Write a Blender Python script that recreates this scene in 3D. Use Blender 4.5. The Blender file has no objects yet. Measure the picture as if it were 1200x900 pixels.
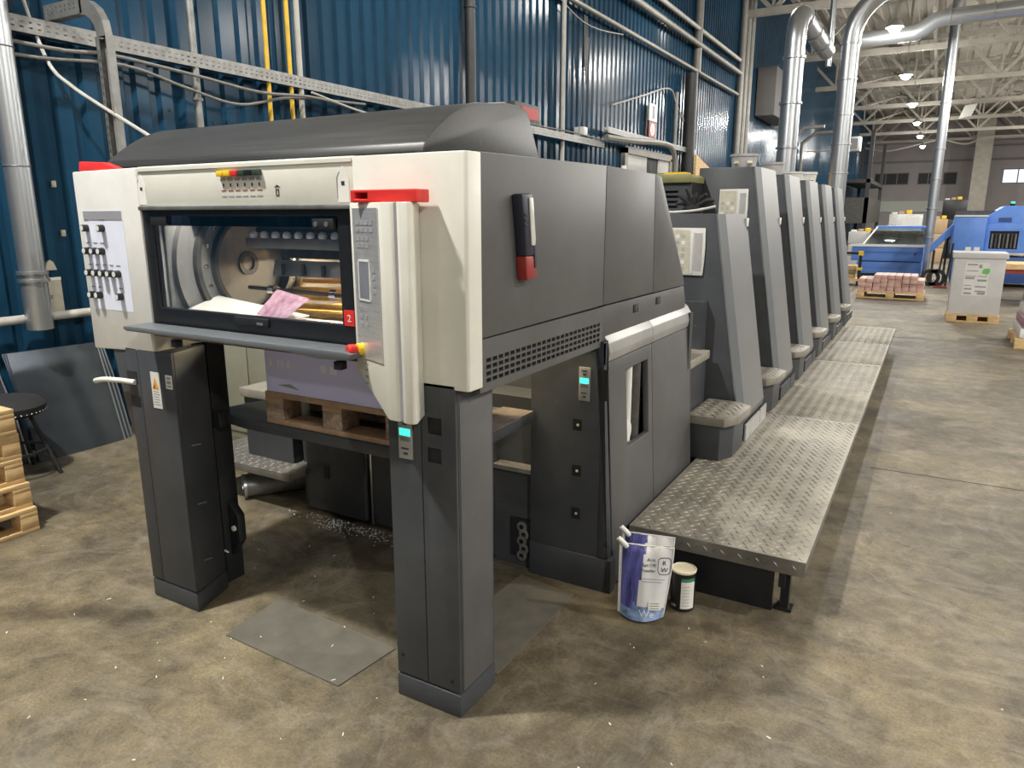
import bpy, bmesh, math, random
from mathutils import Vector, Matrix
random.seed(7)
PI = math.pi
SC = bpy.context.scene
COL = SC.collection

# ------------------------------------------------------------------ camera
cam_d = bpy.data.cameras.new('camera')
cam = bpy.data.objects.new('camera', cam_d); COL.objects.link(cam)
cam_d.sensor_fit = 'HORIZONTAL'; cam_d.sensor_width = 36.0
cam_d.lens = 36.0 * 848.0 / 1200.0
cam_d.clip_start = 0.05; cam_d.clip_end = 300
cam.location = (0, 0, 1.6)
cam.rotation_euler = (PI/2 - math.radians(13.078), 0, math.radians(29.87))
SC.camera = cam

# ------------------------------------------------------------------ world and exposure
w = bpy.data.worlds.new('hall_world'); SC.world = w; w.use_nodes = True
w.node_tree.nodes['Background'].inputs[0].default_value = (0.8, 0.85, 0.9, 1)
w.node_tree.nodes['Background'].inputs[1].default_value = 0.15
SC.view_settings.view_transform = 'Standard'
SC.view_settings.look = 'None'
SC.view_settings.gamma = 1.0
SC.view_settings.use_curve_mapping = False
SC.view_settings.exposure = 0.2
LAMP_W = 600.0            # power of one hanging hall lamp
LAMP_COL = (1.0, 0.975, 0.925)

# ------------------------------------------------------------------ materials
def _new(name):
    m = bpy.data.materials.new(name); m.use_nodes = True
    nt = m.node_tree
    return m, nt, nt.nodes['Principled BSDF'], nt.nodes, nt.links

def mat(name, c, rough=.5, metal=0., var=.12, vs=6., bump=0., bs=120., c2=None, detail=5., spec=.5, stretch=None, rvar=.0, coat=0., wear=0.):
    m, nt, b, N, L = _new(name)
    tc = N.new('ShaderNodeTexCoord')
    src = tc.outputs['Object']
    if stretch:
        mp = N.new('ShaderNodeMapping'); mp.inputs['Scale'].default_value = stretch
        L.new(src, mp.inputs[0]); src = mp.outputs[0]
    n = N.new('ShaderNodeTexNoise'); n.inputs['Scale'].default_value = vs; n.inputs['Detail'].default_value = detail
    n.inputs['Roughness'].default_value = .65
    L.new(src, n.inputs['Vector'])
    r = N.new('ShaderNodeValToRGB')
    r.color_ramp.elements[0].position = .3; r.color_ramp.elements[1].position = .72
    lo = [x*(1-var) for x in c]; hi = list(c2) if c2 else [min(1, x*(1+var)) for x in c]
    r.color_ramp.elements[0].color = (*lo, 1); r.color_ramp.elements[1].color = (*hi, 1)
    L.new(n.outputs[0], r.inputs[0]); col = r.outputs[0]
    if wear:      # pale scuffs and chalky scratches rubbed into the paint
        m3 = N.new('ShaderNodeMapping'); m3.inputs['Scale'].default_value = (3, 3, 1.1); m3.inputs['Rotation'].default_value = (.5, .3, .2); L.new(tc.outputs['Object'], m3.inputs[0])
        n3 = N.new('ShaderNodeTexNoise'); n3.inputs['Scale'].default_value = 5; n3.inputs['Detail'].default_value = 9; n3.inputs['Roughness'].default_value = .78; L.new(m3.outputs[0], n3.inputs['Vector'])
        r3 = N.new('ShaderNodeValToRGB'); r3.color_ramp.elements[0].position = .62; r3.color_ramp.elements[1].position = .78
        r3.color_ramp.elements[1].color = (wear, wear, wear, 1); r3.color_ramp.elements[0].color = (0, 0, 0, 1); L.new(n3.outputs[0], r3.inputs[0])
        mx = N.new('ShaderNodeMix'); mx.data_type = 'RGBA'; L.new(r3.outputs[0], mx.inputs[0]); L.new(col, mx.inputs[6]); mx.inputs[7].default_value = (.38, .37, .35, 1); col = mx.outputs[2]
    L.new(col, b.inputs['Base Color'])
    b.inputs['Roughness'].default_value = rough; b.inputs['Metallic'].default_value = metal
    b.inputs['Specular IOR Level'].default_value = spec
    if coat: b.inputs['Coat Weight'].default_value = coat; b.inputs['Coat Roughness'].default_value = .2
    if rvar:
        mr = N.new('ShaderNodeMapRange'); mr.inputs[3].default_value = rough-rvar; mr.inputs[4].default_value = rough+rvar
        L.new(n.outputs[0], mr.inputs[0]); L.new(mr.outputs[0], b.inputs['Roughness'])
    if bump:
        n2 = N.new('ShaderNodeTexNoise'); n2.inputs['Scale'].default_value = bs; n2.inputs['Detail'].default_value = 3
        L.new(src, n2.inputs['Vector'])
        bp = N.new('ShaderNodeBump'); bp.inputs['Strength'].default_value = bump; bp.inputs['Distance'].default_value = .004
        L.new(n2.outputs[0], bp.inputs['Height']); L.new(bp.outputs[0], b.inputs['Normal'])
    return m

def emit(name, c, s):
    m, nt, b, N, L = _new(name)
    b.inputs['Base Color'].default_value = (*c, 1)
    b.inputs['Emission Color'].default_value = (*c, 1); b.inputs['Emission Strength'].default_value = s
    return m

def floor_mat():
    m, nt, b, N, L = _new('worn_concrete')
    tc = N.new('ShaderNodeTexCoord'); o = tc.outputs['Object']
    def noise(s, d, rr=.6, dist=0., vec=o):
        n = N.new('ShaderNodeTexNoise'); n.inputs['Scale'].default_value = s; n.inputs['Detail'].default_value = d
        n.inputs['Roughness'].default_value = rr; n.inputs['Distortion'].default_value = dist
        L.new(vec, n.inputs['Vector']); return n.outputs[0]
    def ramp(f, stops):
        r = N.new('ShaderNodeValToRGB'); e = r.color_ramp.elements
        e[0].position, e[0].color = stops[0][0], (*stops[0][1], 1)
        e[1].position, e[1].color = stops[1][0], (*stops[1][1], 1)
        for p, c in stops[2:]:
            k = e.new(p); k.color = (*c, 1)
        L.new(f, r.inputs[0]); return r.outputs[0]
    def mix(f, a, bb, blend='MIX'):
        x = N.new('ShaderNodeMix'); x.data_type = 'RGBA'; x.blend_type = blend
        if isinstance(f, float): x.inputs[0].default_value = f
        else: L.new(f, x.inputs[0])
        L.new(a, x.inputs[6]); L.new(bb, x.inputs[7]); return x.outputs[2]
    base = ramp(noise(.55, 6, .62, .3), [(.28, (.09, .077, .058)), (.72, (.33, .275, .168)), (.5, (.172, .146, .10))])
    mott = ramp(noise(7., 8, .72, .4), [(.3, (.45, .43, .41)), (.72, (1.25, 1.23, 1.16))])
    c = mix(1.0, base, mott, 'MULTIPLY')
    fine = ramp(noise(95., 5, .8), [(.32, (.60, .60, .60)), (.68, (1.28, 1.27, 1.23))])
    c = mix(1.0, c, fine, 'MULTIPLY')
    # sweeping dusty scratches
    mp = N.new('ShaderNodeMapping'); mp.inputs['Rotation'].default_value = (0, 0, .5); mp.inputs['Scale'].default_value = (1.2, 14, 1)
    L.new(o, mp.inputs[0])
    sw = ramp(noise(1.3, 7, .75, 1.2, mp.outputs[0]), [(.56, (0, 0, 0)), (.82, (.30, .30, .30))])
    dust = N.new('ShaderNodeRGB'); dust.outputs[0].default_value = (.40, .37, .32, 1)
    c = mix(sw, c, dust.outputs[0])
    swl = ramp(noise(1.1, 5, .6, 2.6), [(.46, (0, 0, 0)), (.50, (.14, .14, .14)), (.54, (0, 0, 0))])
    c = mix(swl, c, dust.outputs[0])
    grime = ramp(noise(.9, 7, .68, .8), [(.34, (.50, .47, .44)), (.52, (1, 1, 1))])
    c = mix(1.0, c, grime, 'MULTIPLY')
    # white specks of powder and paper
    v = N.new('ShaderNodeTexVoronoi'); v.inputs['Scale'].default_value = 9; L.new(o, v.inputs['Vector'])
    sp = ramp(v.outputs['Distance'], [(.02, (.8, .8, .8)), (.045, (0, 0, 0))])
    wh = N.new('ShaderNodeRGB'); wh.outputs[0].default_value = (.7, .67, .6, 1)
    gate = ramp(noise(2.2, 3), [(.5, (0, 0, 0)), (.62, (1, 1, 1))])
    c = mix(mix(1.0, sp, gate, 'MULTIPLY'), c, wh.outputs[0])
    L.new(c, b.inputs['Base Color'])
    mr = N.new('ShaderNodeMapRange'); mr.inputs[3].default_value = .42; mr.inputs[4].default_value = .8
    L.new(noise(3., 6, .7), mr.inputs[0]); L.new(mr.outputs[0], b.inputs['Roughness'])
    bp = N.new('ShaderNodeBump'); bp.inputs['Strength'].default_value = .25; bp.inputs['Distance'].default_value = .003
    L.new(noise(45., 6, .7), bp.inputs['Height']); L.new(bp.outputs[0], b.inputs['Normal'])
    return m

def glass_mat(name, tint, gloss=.08, rough=.02):
    m, nt, b, N, L = _new(name)
    N.remove(b)
    out = N['Material Output']
    t = N.new('ShaderNodeBsdfTransparent'); t.inputs[0].default_value = (*tint, 1)
    g = N.new('ShaderNodeBsdfGlossy'); g.inputs['Roughness'].default_value = rough; g.inputs[0].default_value = (1, 1, 1, 1)
    f = N.new('ShaderNodeFresnel'); ge = N.new('ShaderNodeNewGeometry')
    mi = N.new('ShaderNodeMapRange'); mi.inputs[3].default_value = 1.5; mi.inputs[4].default_value = 1/1.5   # same pane from both sides
    L.new(ge.outputs['Backfacing'], mi.inputs[0]); L.new(mi.outputs[0], f.inputs[0])
    ad = N.new('ShaderNodeMath'); ad.operation = 'ADD'; ad.inputs[1].default_value = gloss
    L.new(f.outputs[0], ad.inputs[0])
    mx = N.new('ShaderNodeMixShader'); L.new(ad.outputs[0], mx.inputs[0]); L.new(t.outputs[0], mx.inputs[1]); L.new(g.outputs[0], mx.inputs[2])
    L.new(mx.outputs[0], out.inputs[0])
    return m

def layered(name, c, c2, scale, rough=.7, axis=2, distort=.4):
    """paper edges: thin layers along one axis"""
    m, nt, b, N, L = _new(name)
    tc = N.new('ShaderNodeTexCoord')
    wv = N.new('ShaderNodeTexWave'); wv.wave_type = 'BANDS'; wv.bands_direction = 'XYZ'[axis]
    wv.inputs['Scale'].default_value = scale; wv.inputs['Distortion'].default_value = distort; wv.inputs['Detail'].default_value = 3
    L.new(tc.outputs['Object'], wv.inputs[0])
    r = N.new('ShaderNodeValToRGB'); r.color_ramp.elements[0].color = (*c, 1); r.color_ramp.elements[1].color = (*c2, 1)
    L.new(wv.outputs[0], r.inputs[0]); L.new(r.outputs[0], b.inputs['Base Color']); b.inputs['Roughness'].default_value = rough
    return m

M = {}
M['floor'] = floor_mat()
M['wall'] = mat('blue_sheet_metal', (.010, .046, .09), .2, 0, .2, 1.2, 0, c2=(.013, .056, .106), spec=.13)
M['ceil'] = mat('roof_sheet', (.42, .39, .34), .8, 0, .12, .8)
M['hallwall'] = mat('hall_plaster', (.20, .19, .185), .85, 0, .12, .6)
M['farwall'] = mat('far_panel', (.34, .31, .31), .8, 0, .12, .4)
M['farband'] = mat('far_band', (.5, .52, .48), .8, 0, .1, .4)
M['steel'] = mat('painted_truss', (.37, .345, .295), .6, 0, .15, 3)
M['galv'] = mat('galvanised', (.46, .48, .50), .33, .85, .04, 4)
M['galvd'] = mat('galvanised_dull', (.25, .25, .24), .45, .6, .25, 12)
M['conduit'] = mat('conduit_grey', (.27, .26, .235), .5, .2, .15, 10)
M['white_pipe'] = mat('pipe_white', (.46, .45, .41), .45, 0, .1, 8)
M['yellow'] = mat('pipe_yellow', (.75, .47, .03), .45, 0, .15, 8)
M['black_pipe'] = mat('pipe_black', (.03, .03, .03), .5, 0, .2, 8)
M['cable'] = mat('cable_grey', (.19, .185, .17), .6, 0, .2, 20)
M['cream'] = mat('cream_paint', (.70, .69, .605), .42, 0, .06, 5, c2=(.76, .75, .67), spec=.4)
M['creamc'] = mat('cream_paint_cool', (.66, .655, .62), .42, 0, .06, 5, c2=(.74, .73, .69), spec=.4)
M['grey'] = mat('press_grey', (.088, .087, .086), .48, 0, .1, 4, .03, 300, c2=(.106, .1045, .103), spec=.4, rvar=.06, wear=.35)
M['dark'] = mat('press_dark', (.05, .054, .061), .45, 0, .12, 5, .03, 300, c2=(.066, .071, .078), spec=.4, rvar=.06, wear=.22)
M['hood'] = mat('hood_black', (.028, .028, .027), .42, 0, .25, 10, c2=(.048, .047, .044), spec=.4, rvar=.06, stretch=(.25, 14, 14), wear=.2)
M['cover'] = mat('cover_light_grey', (.172, .174, .177), .42, 0, .07, 5, c2=(.194, .196, .198), spec=.45, rvar=.05, wear=.4)
M['edge'] = mat('cover_edge', (.125, .138, .147), .4, 0, .08, 6, spec=.5)
M['silver'] = mat('silver_cap', (.36, .355, .34), .38, .25, .1, 8)
M['black'] = mat('black_plastic', (.014, .015, .018), .35, 0, .2, 20)
M['void'] = mat('black_recess', (.010, .011, .013), .6, 0, .2, 20)
M['machine'] = mat('machine_iron', (.085, .082, .075), .5, .3, .35, 14, .1, 40)
M['ringl'] = mat('machined_plate', (.24, .235, .225), .5, .1, .15, 10)
M['ring'] = mat('machined_ring', (.20, .20, .19), .5, .15, .2, 12)
M['chrome'] = mat('chrome', (.7, .7, .7), .18, .95, .08, 20)
M['metalpanel'] = mat('brushed_keypad', (.62, .61, .59), .3, .6, .12, 10, stretch=(1, 1, 12), rvar=.08)
M['white'] = mat('white_plastic', (.72, .72, .68), .4, 0, .05, 10)
M['panelwhite'] = mat('cool_white', (.78, .81, .93), .4, 0, .04, 8)
M['red'] = mat('red_plastic', (.72, .035, .03), .4, 0, .08, 12)
M['dred'] = mat('dark_red', (.27, .03, .025), .45, 0, .1, 12)
M['yel'] = mat('button_yellow', (.85, .55, .02), .4, 0, .06, 12)
M['green'] = mat('button_green', (.03, .06, .045), .4, 0, .06, 12)
M['tread'] = mat('chequer_plate', (.33, .305, .26), .55, .35, .25, 5, .1, 90, c2=(.45, .415, .34), rvar=.06)
M['treadd'] = mat('chequer_plate_dark', (.22, .21, .19), .45, .5, .25, 6, .1, 90, rvar=.1)
M['plate'] = mat('floor_steel', (.20, .185, .15), .5, .4, .2, 7, .08, 80, rvar=.12)
M['alu'] = mat('printing_plate_alu', (.17, .195, .23), .22, .8, .18, 2.2, 0, 50, rvar=.1, stretch=(1, .6, 1.6))
M['alub'] = mat('printing_plate_edge', (.55, .58, .62), .3, .8, .1, 4)
M['wood'] = mat('pallet_pine', (.62, .40, .18), .7, 0, .2, 5, .15, 60, c2=(.80, .58, .30), stretch=(1, 1, 6))
M['woodo'] = mat('pallet_old', (.36, .23, .14), .75, 0, .3, 7, .2, 60, c2=(.50, .34, .22))
M['dusty'] = mat('dusty_board', (.10, .08, .065), .8, 0, .4, 20, c2=(.17, .14, .12))
M['chip'] = mat('chip_block', (.28, .20, .15), .85, 0, .4, 60, .4, 90, c2=(.45, .34, .26))
M['paper'] = layered('paper_stack', (.60, .61, 1.0), (.70, .71, 1.0), 60)
M['sheet'] = mat('paper_white', (.78, .77, .72), .6, 0, .05, 10)
M['pink'] = mat('printed_pink', (.42, .12, .24), .5, 0, .4, 22, c2=(.62, .42, .50))
M['bluprint'] = mat('printed_blue', (.16, .28, .6), .5, 0, .8, 30, c2=(.75, .66, .7))
M['glass'] = glass_mat('guard_glass', (.86, .88, .92), .03)
M['glassd'] = glass_mat('guard_glass_band', (.10, .12, .18), .04)
M['cglass'] = glass_mat('cover_glass', (.62, .70, .68), .12)
M['screen'] = mat('lcd_grey', (.20, .21, .24), .2, 0, .1, 20)
M['lcd'] = emit('lcd_turquoise', (.06, .80, .62), 1.1)
M['led'] = emit('red_led', (.30, .02, .02), .35)
M['lamp'] = emit('lamp_glow', (1.0, .9, .68), 45)
M['winlit'] = emit('lit_window', (.70, .80, .95), .9)
M['reflector'] = mat('lamp_reflector', (.6, .6, .58), .3, .7, .1, 10)
M['blue'] = mat('machine_blue', (.12, .27, .72), .4, 0, .1, 4, spec=.45)
M['blued'] = mat('machine_blue_dark', (.03, .075, .24), .45, 0, .12, 4)
M['carton'] = mat('carton', (.48, .34, .2), .8, 0, .12, 6)
M['greybox'] = mat('grey_board', (.58, .575, .56), .7, 0, .06, 3)
M['wrap'] = mat('stretch_wrap', (.72, .73, .72), .25, 0, .2, 14, .3, 30, spec=.6)
M['bundle'] = layered('leaflet_bundle', (.50, .20, .15), (.68, .54, .48), 26, .7, 2, 5.)
M['bundlet'] = mat('leaflet_top', (.72, .55, .5), .6, 0, .35, 16)
M['tub'] = mat('tub_grey', (.42, .41, .40), .5, 0, .15, 12)
M['ink'] = mat('ink_label', (.58, .55, .43), .6, 0, .15, 20)
M['olive'] = mat('olive_paint', (.21, .20, .075), .5, 0, .2, 8)
M['glove'] = mat('glove_black', (.012, .012, .012), .7, 0, .2, 30, .2, 90)
M['fabric'] = mat('stool_fabric', (.016, .016, .018), .85, 0, .2, 60)
M['hose'] = mat('hose_green', (.25, .55, .48), .4, 0, .15, 30)
M['bagblue'] = mat('bag_blue', (.018, .018, .17), .3, 0, .8, 5, 0, c2=(.17, .18, .62), stretch=(10, 10, .6), spec=.6)  # upright streaks paint highlights of the film into the blue
M['baglow'] = mat('bag_light_blue', (.05, .13, .50), .3, 0, .6, 14, 0, c2=(.45, .62, .90), spec=.6)
M['bagwhite'] = mat('bag_white', (.74, .74, .74), .35, 0, .04, 9, spec=.5)
M['print'] = mat('print_black', (.03, .03, .035), .6, 0, .05, 9)
M['printg'] = mat('print_grey', (.30, .30, .32), .6, 0, .05, 9)
M['can'] = mat('can_black', (.012, .012, .012), .4, 0, .1, 9)
M['lid'] = mat('can_lid', (.74, .68, .50), .5, 0, .08, 12)
M['labelg'] = mat('label_green', (.05, .25, .12), .5, 0, .08, 12)
M['labelb'] = mat('label_bright_green', (.16, .50, .12), .5, 0, .08, 12)
M['signpaper'] = mat('sign_paper', (.48, .45, .36), .5, 0, .12, 14)
M['tan'] = mat('beige_cabinet', (.34, .335, .255), .5, 0, .1, 3)
M['orange'] = mat('orange_bar', (.88, .48, .08), .5, 0, .25, 18, c2=(.95, .62, .16))
M['brown'] = mat('printed_brown', (.30, .17, .13), .6, 0, .5, 30)
M['warn'] = mat('warning_orange', (.72, .34, .03), .5, 0, .05, 10)
M['torch'] = mat('torch_navy', (.022, .026, .042), .45, 0, .15, 12)
M['lens'] = mat('torch_lens', (.60, .60, .55), .25, 0, .1, 20)
M['rubber'] = mat('rubber', (.02, .02, .02), .7, 0, .1, 20)

# ------------------------------------------------------------------ helpers
def wloc(o):
    v = Vector((0, 0, 0))
    while o is not None:
        v = v + o.location; o = o.parent
    return v

def thing(name, label, cat, loc=(0, 0, 0), group=None, kind=None):
    o = bpy.data.objects.new(name, None); COL.objects.link(o)
    o.location = loc; o.empty_display_size = .05
    o['label'] = label; o['category'] = cat
    if group: o['group'] = group
    if kind: o['kind'] = kind
    return o

def tag(o, label=None, cat=None, group=None, kind=None):
    if label: o['label'] = label
    if cat: o['category'] = cat
    if group: o['group'] = group
    if kind: o['kind'] = kind
    return o

class B:
    def __init__(s): s.v = []; s.f = []; s.mi = 0; s.fm = []
    def quad(s, *p):
        n = len(s.v); s.v += [tuple(q) for q in p]; s.f.append(list(range(n, n+len(p)))); s.fm.append(s.mi); return s
    def mat(s, i): s.mi = i; return s
    def box(s, x0, x1, y0, y1, z0, z1):
        n = len(s.v)
        s.v += [(x0,y0,z0),(x1,y0,z0),(x1,y1,z0),(x0,y1,z0),(x0,y0,z1),(x1,y0,z1),(x1,y1,z1),(x0,y1,z1)]
        for q in ((0,3,2,1),(4,5,6,7),(0,1,5,4),(1,2,6,5),(2,3,7,6),(3,0,4,7)):
            s.f.append([n+i for i in q]); s.fm.append(s.mi)
        return s
    def hexa(s, p):   # 8 corners: bottom 4 ccw, top 4 ccw
        n = len(s.v); s.v += [tuple(q) for q in p]
        for q in ((0,3,2,1),(4,5,6,7),(0,1,5,4),(1,2,6,5),(2,3,7,6),(3,0,4,7)):
            s.f.append([n+i for i in q]); s.fm.append(s.mi)
        return s
    def prism(s, axis, pts, a, b):
        """closed outline extruded along an axis; axis x: pts=(y,z), y: (x,z), z: (x,y)"""
        def P(p, t):
            return {'x': (t, p[0], p[1]), 'y': (p[0], t, p[1]), 'z': (p[0], p[1], t)}[axis]
        n = len(s.v); k = len(pts)
        s.v += [P(p, a) for p in pts] + [P(p, b) for p in pts]
        s.f.append([n+i for i in range(k)]); s.f.append([n+k+i for i in reversed(range(k))]); s.fm += [s.mi, s.mi]
        for i in range(k):
            j = (i+1) % k
            s.f.append([n+j, n+i, n+k+i, n+k+j]); s.fm.append(s.mi)
        return s
    def tube(s, path, r, n=10, cap=True, rr=None):
        P = [Vector(p) for p in path]; rings = []
        t0 = (P[1]-P[0]).normalized()
        up = Vector((0,0,1)) if abs(t0.z) < .9 else Vector((1,0,0))
        a = t0.cross(up).normalized()
        for i, p in enumerate(P):
            if i == 0: t = P[1]-P[0]
            elif i == len(P)-1: t = P[-1]-P[-2]
            else: t = (P[i+1]-p).normalized() + (p-P[i-1]).normalized()
            t.normalize()
            a = (a - t*a.dot(t)).normalized(); b = t.cross(a)
            rad = rr[i] if rr else r
            st = len(s.v)
            for k in range(n):
                th = 2*PI*k/n
                s.v.append(tuple(p + a*math.cos(th)*rad + b*math.sin(th)*rad))
            rings.append(st)
        for i in range(len(rings)-1):
            for k in range(n):
                k2 = (k+1) % n
                s.f.append([rings[i]+k, rings[i]+k2, rings[i+1]+k2, rings[i+1]+k]); s.fm.append(s.mi)
        if cap:
            s.f.append([rings[0]+k for k in reversed(range(n))]); s.f.append([rings[-1]+k for k in range(n)]); s.fm += [s.mi, s.mi]
        return s
    def cyl(s, p0, p1, r, r2=None, n=20, cap=True):
        return s.tube([p0, p1], r, n, cap, [r, r if r2 is None else r2])
    def lathe(s, c, prof, n=24, axis='z'):
        st = len(s.v)
        for (r, h) in prof:
            for k in range(n):
                t = 2*PI*k/n; a, b = r*math.cos(t), r*math.sin(t)
                d = {'z': (a, b, h), 'x': (h, a, b), 'y': (b, h, a)}[axis]
                s.v.append((c[0]+d[0], c[1]+d[1], c[2]+d[2]))
        for i in range(len(prof)-1):
            for k in range(n):
                k2 = (k+1) % n
                s.f.append([st+i*n+k, st+i*n+k2, st+(i+1)*n+k2, st+(i+1)*n+k]); s.fm.append(s.mi)
        return s
    def plate(s, axis, pos, depth, u0, u1, v0, v1, holes):
        """slab with rectangular through-holes. axis y: u=x v=z ; x: u=y v=z ; z: u=x v=y"""
        U = sorted({u0, u1, *[h[0] for h in holes], *[h[1] for h in holes]})
        V = sorted({v0, v1, *[h[2] for h in holes], *[h[3] for h in holes]})
        def P(u, v, t):
            return {'y': (u, t, v), 'x': (t, u, v), 'z': (u, v, t)}[axis]
        def full(i, j):
            if i < 0 or j < 0 or i >= len(U)-1 or j >= len(V)-1: return False
            cu, cv = (U[i]+U[i+1])/2, (V[j]+V[j+1])/2
            return not any(h[0] < cu < h[1] and h[2] < cv < h[3] for h in holes)
        a, b = pos, pos+depth
        for i in range(len(U)-1):
            for j in range(len(V)-1):
                if not full(i, j): continue
                A, Bq, Cc, D = (U[i],V[j]), (U[i+1],V[j]), (U[i+1],V[j+1]), (U[i],V[j+1])
                s.quad(*[P(*q, a) for q in (A,Bq,Cc,D)]); s.quad(*[P(*q, b) for q in (D,Cc,Bq,A)])
                if not full(i-1,j): s.quad(P(*D,a),P(*D,b),P(*A,b),P(*A,a))
                if not full(i+1,j): s.quad(P(*Bq,a),P(*Bq,b),P(*Cc,b),P(*Cc,a))
                if not full(i,j-1): s.quad(P(*A,a),P(*A,b),P(*Bq,b),P(*Bq,a))
                if not full(i,j+1): s.quad(P(*Cc,a),P(*Cc,b),P(*D,b),P(*D,a))
        return s
    def done(s, name, m, parent=None, bevel=0., smooth=40, seg=2):
        o0 = wloc(parent) if parent is not None else Vector((0,0,0))
        me = bpy.data.meshes.new(name)
        bm = bmesh.new()
        vs = [bm.verts.new((x-o0.x, y-o0.y, z-o0.z)) for x, y, z in s.v]
        for f, mi in zip(s.f, s.fm):
            try:
                fc = bm.faces.new([vs[i] for i in f]); fc.material_index = mi
            except ValueError: pass
        bmesh.ops.remove_doubles(bm, verts=bm.verts, dist=1e-5)
        bmesh.ops.recalc_face_normals(bm, faces=bm.faces)
        if bevel:
            es = [e for e in bm.edges if len(e.link_faces) == 2 and e.calc_face_angle(0) > .35]
            bmesh.ops.bevel(bm, geom=es, offset=bevel, offset_type='OFFSET', segments=seg, profile=.5, affect='EDGES', clamp_overlap=True)
        for f in bm.faces: f.smooth = True
        for e in bm.edges:
            if len(e.link_faces) == 2 and e.calc_face_angle(0) > math.radians(smooth): e.smooth = False
        bm.to_mesh(me); bm.free()
        for mm in (m if isinstance(m, (list, tuple)) else [m]): me.materials.append(M[mm] if isinstance(mm, str) else mm)
        o = bpy.data.objects.new(name, me); COL.objects.link(o)
        if parent is not None: o.parent = parent
        return o

def top(b, name, m, label, cat, loc, group=None, **kw):
    """a thing that is one mesh, with its origin at loc"""
    b.v = [(x-loc[0], y-loc[1], z-loc[2]) for x, y, z in b.v]
    o = b.done(name, m, None, **kw); o.location = loc
    return tag(o, label, cat, group)

def text(s, name, org, u, v, size, m, parent, ext=.0008, align='LEFT'):
    cu = bpy.data.curves.new('lettering', 'FONT'); cu.body = s; cu.size = size; cu.extrude = ext; cu.align_x = align
    cu.resolution_u = 3
    t = bpy.data.objects.new('lettering', cu)
    me = bpy.data.meshes.new_from_object(t)
    bpy.data.objects.remove(t); bpy.data.curves.remove(cu)
    me.name = name
    u = Vector(u).normalized(); v = Vector(v).normalized(); n = u.cross(v)
    mt = Matrix((u, v, n)).transposed().to_4x4(); mt.translation = Vector(org) - wloc(parent)
    me.transform(mt); me.materials.clear(); me.materials.append(M[m])
    o = bpy.data.objects.new(name, me); COL.objects.link(o); o.parent = parent
    return o

def copy_tree(o, parent=None):
    c = o.copy(); COL.objects.link(c)
    if parent is not None: c.parent = parent
    for ch in list(o.children): copy_tree(ch, c)
    return c

def smoothpath(pts, n=6):
    P = [Vector(p) for p in pts]; out = []
    for i in range(len(P)-1):
        p0 = P[max(i-1,0)]; p1 = P[i]; p2 = P[i+1]; p3 = P[min(i+2,len(P)-1)]
        for k in range(n):
            t = k/n
            out.append(.5*((2*p1)+(-p0+p2)*t+(2*p0-5*p1+4*p2-p3)*t*t+(-p0+3*p1-3*p2+p3)*t**3))
    out.append(P[-1]); return out

def arc(c, r, a0, a1, n, plane='xz'):
    out = []
    for i in range(n+1):
        a = a0+(a1-a0)*i/n; p, q = r*math.cos(a), r*math.sin(a)
        out.append({'xz': (c[0]+p, c[1], c[2]+q), 'yz': (c[0], c[1]+p, c[2]+q), 'xy': (c[0]+p, c[1]+q, c[2])}[plane])
    return out

ORD = ['nearest', 'second', 'third', 'fourth', 'fifth', 'sixth', 'seventh', 'eighth', 'ninth', 'tenth', 'eleventh', 'twelfth']

# ------------------------------------------------------------------ hall lamps (each with its own light)
def hall_lamp(x, y, z, label, power):
    t = thing('hanging_lamp', label, 'lamp', (x, y, z), 'hanging hall lamps')
    B().lathe((x,y,z), [(.20,.0),(.19,.06),(.10,.15),(.05,.2),(.0,.2)], 20).done('reflector', 'reflector', t)
    B().tube([(x,y,z+.2),(x,y,8.96)], .012, 6).done('suspension_rod', 'steel', t)
    B().lathe((x,y,z), [(0, -.14), (.09, -.11), (.14, -.04), (.13, .02), (0, .05)], 16).done('bulb', 'lamp', t)
    for ty, k, dz in (('AREA', .27, -.15), ('POINT', .33, -.26)):
        ld = bpy.data.lights.new('lamp_light', ty); ld.energy = power*k; ld.color = LAMP_COL
        if ty == 'AREA': ld.shape = 'DISK'; ld.size = .3
        else: ld.shadow_soft_size = .10
        lo = bpy.data.objects.new('lamp_light', ld); COL.objects.link(lo); lo.parent = t; lo.location = (0,0,dz)
    return t
for i in range(6):
    hall_lamp(-1.42, 20.9+7*i, 6.0, ['bright hanging lamp nearest of the visible row, beside the S-bent air duct'][0] if i == 0 else
              '%s glowing hanging lamp along the row under the roof' % ORD[i], LAMP_W)
for i, (y, p) in enumerate([(-6.8, .3), (.2, 1.8), (7.2, .55), (14.2, .35)]):
    hall_lamp(-3.2, y, 6.0, '%s overhead lamp of the short row above the press' % ORD[i], LAMP_W*p)
for i, y in enumerate([-4.0, 5.0, 14.0, 23.0, 32.0, 42.0, 54.0]):  # out-of-view row, added to brighten the aisle and the far wall
    hall_lamp(5.5, y, 6.4, '%s unseen added lamp of the row over the aisle right of the walkway' % ORD[i], LAMP_W*1.9)
for i, y in enumerate([2.0, 16.0, 30.0, 44.0]):  # second out-of-view row, added to raise the ambient light of the hall
    hall_lamp(11.5, y, 6.4, '%s unseen added lamp of the outer row beyond the aisle' % ORD[i], LAMP_W*2.2)

# ------------------------------------------------------------------ setting
def struct(o): o['kind'] = 'structure'; return o
XW = -5.3; YF = 66.0; ZC = 8.9
fl = B()
fl.quad((-6, -9, 0), (18, -9, 0), (18, YF+.5, 0), (-6, YF+.5, 0))
fo = struct(fl.done('floor', 'floor'))
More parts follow.
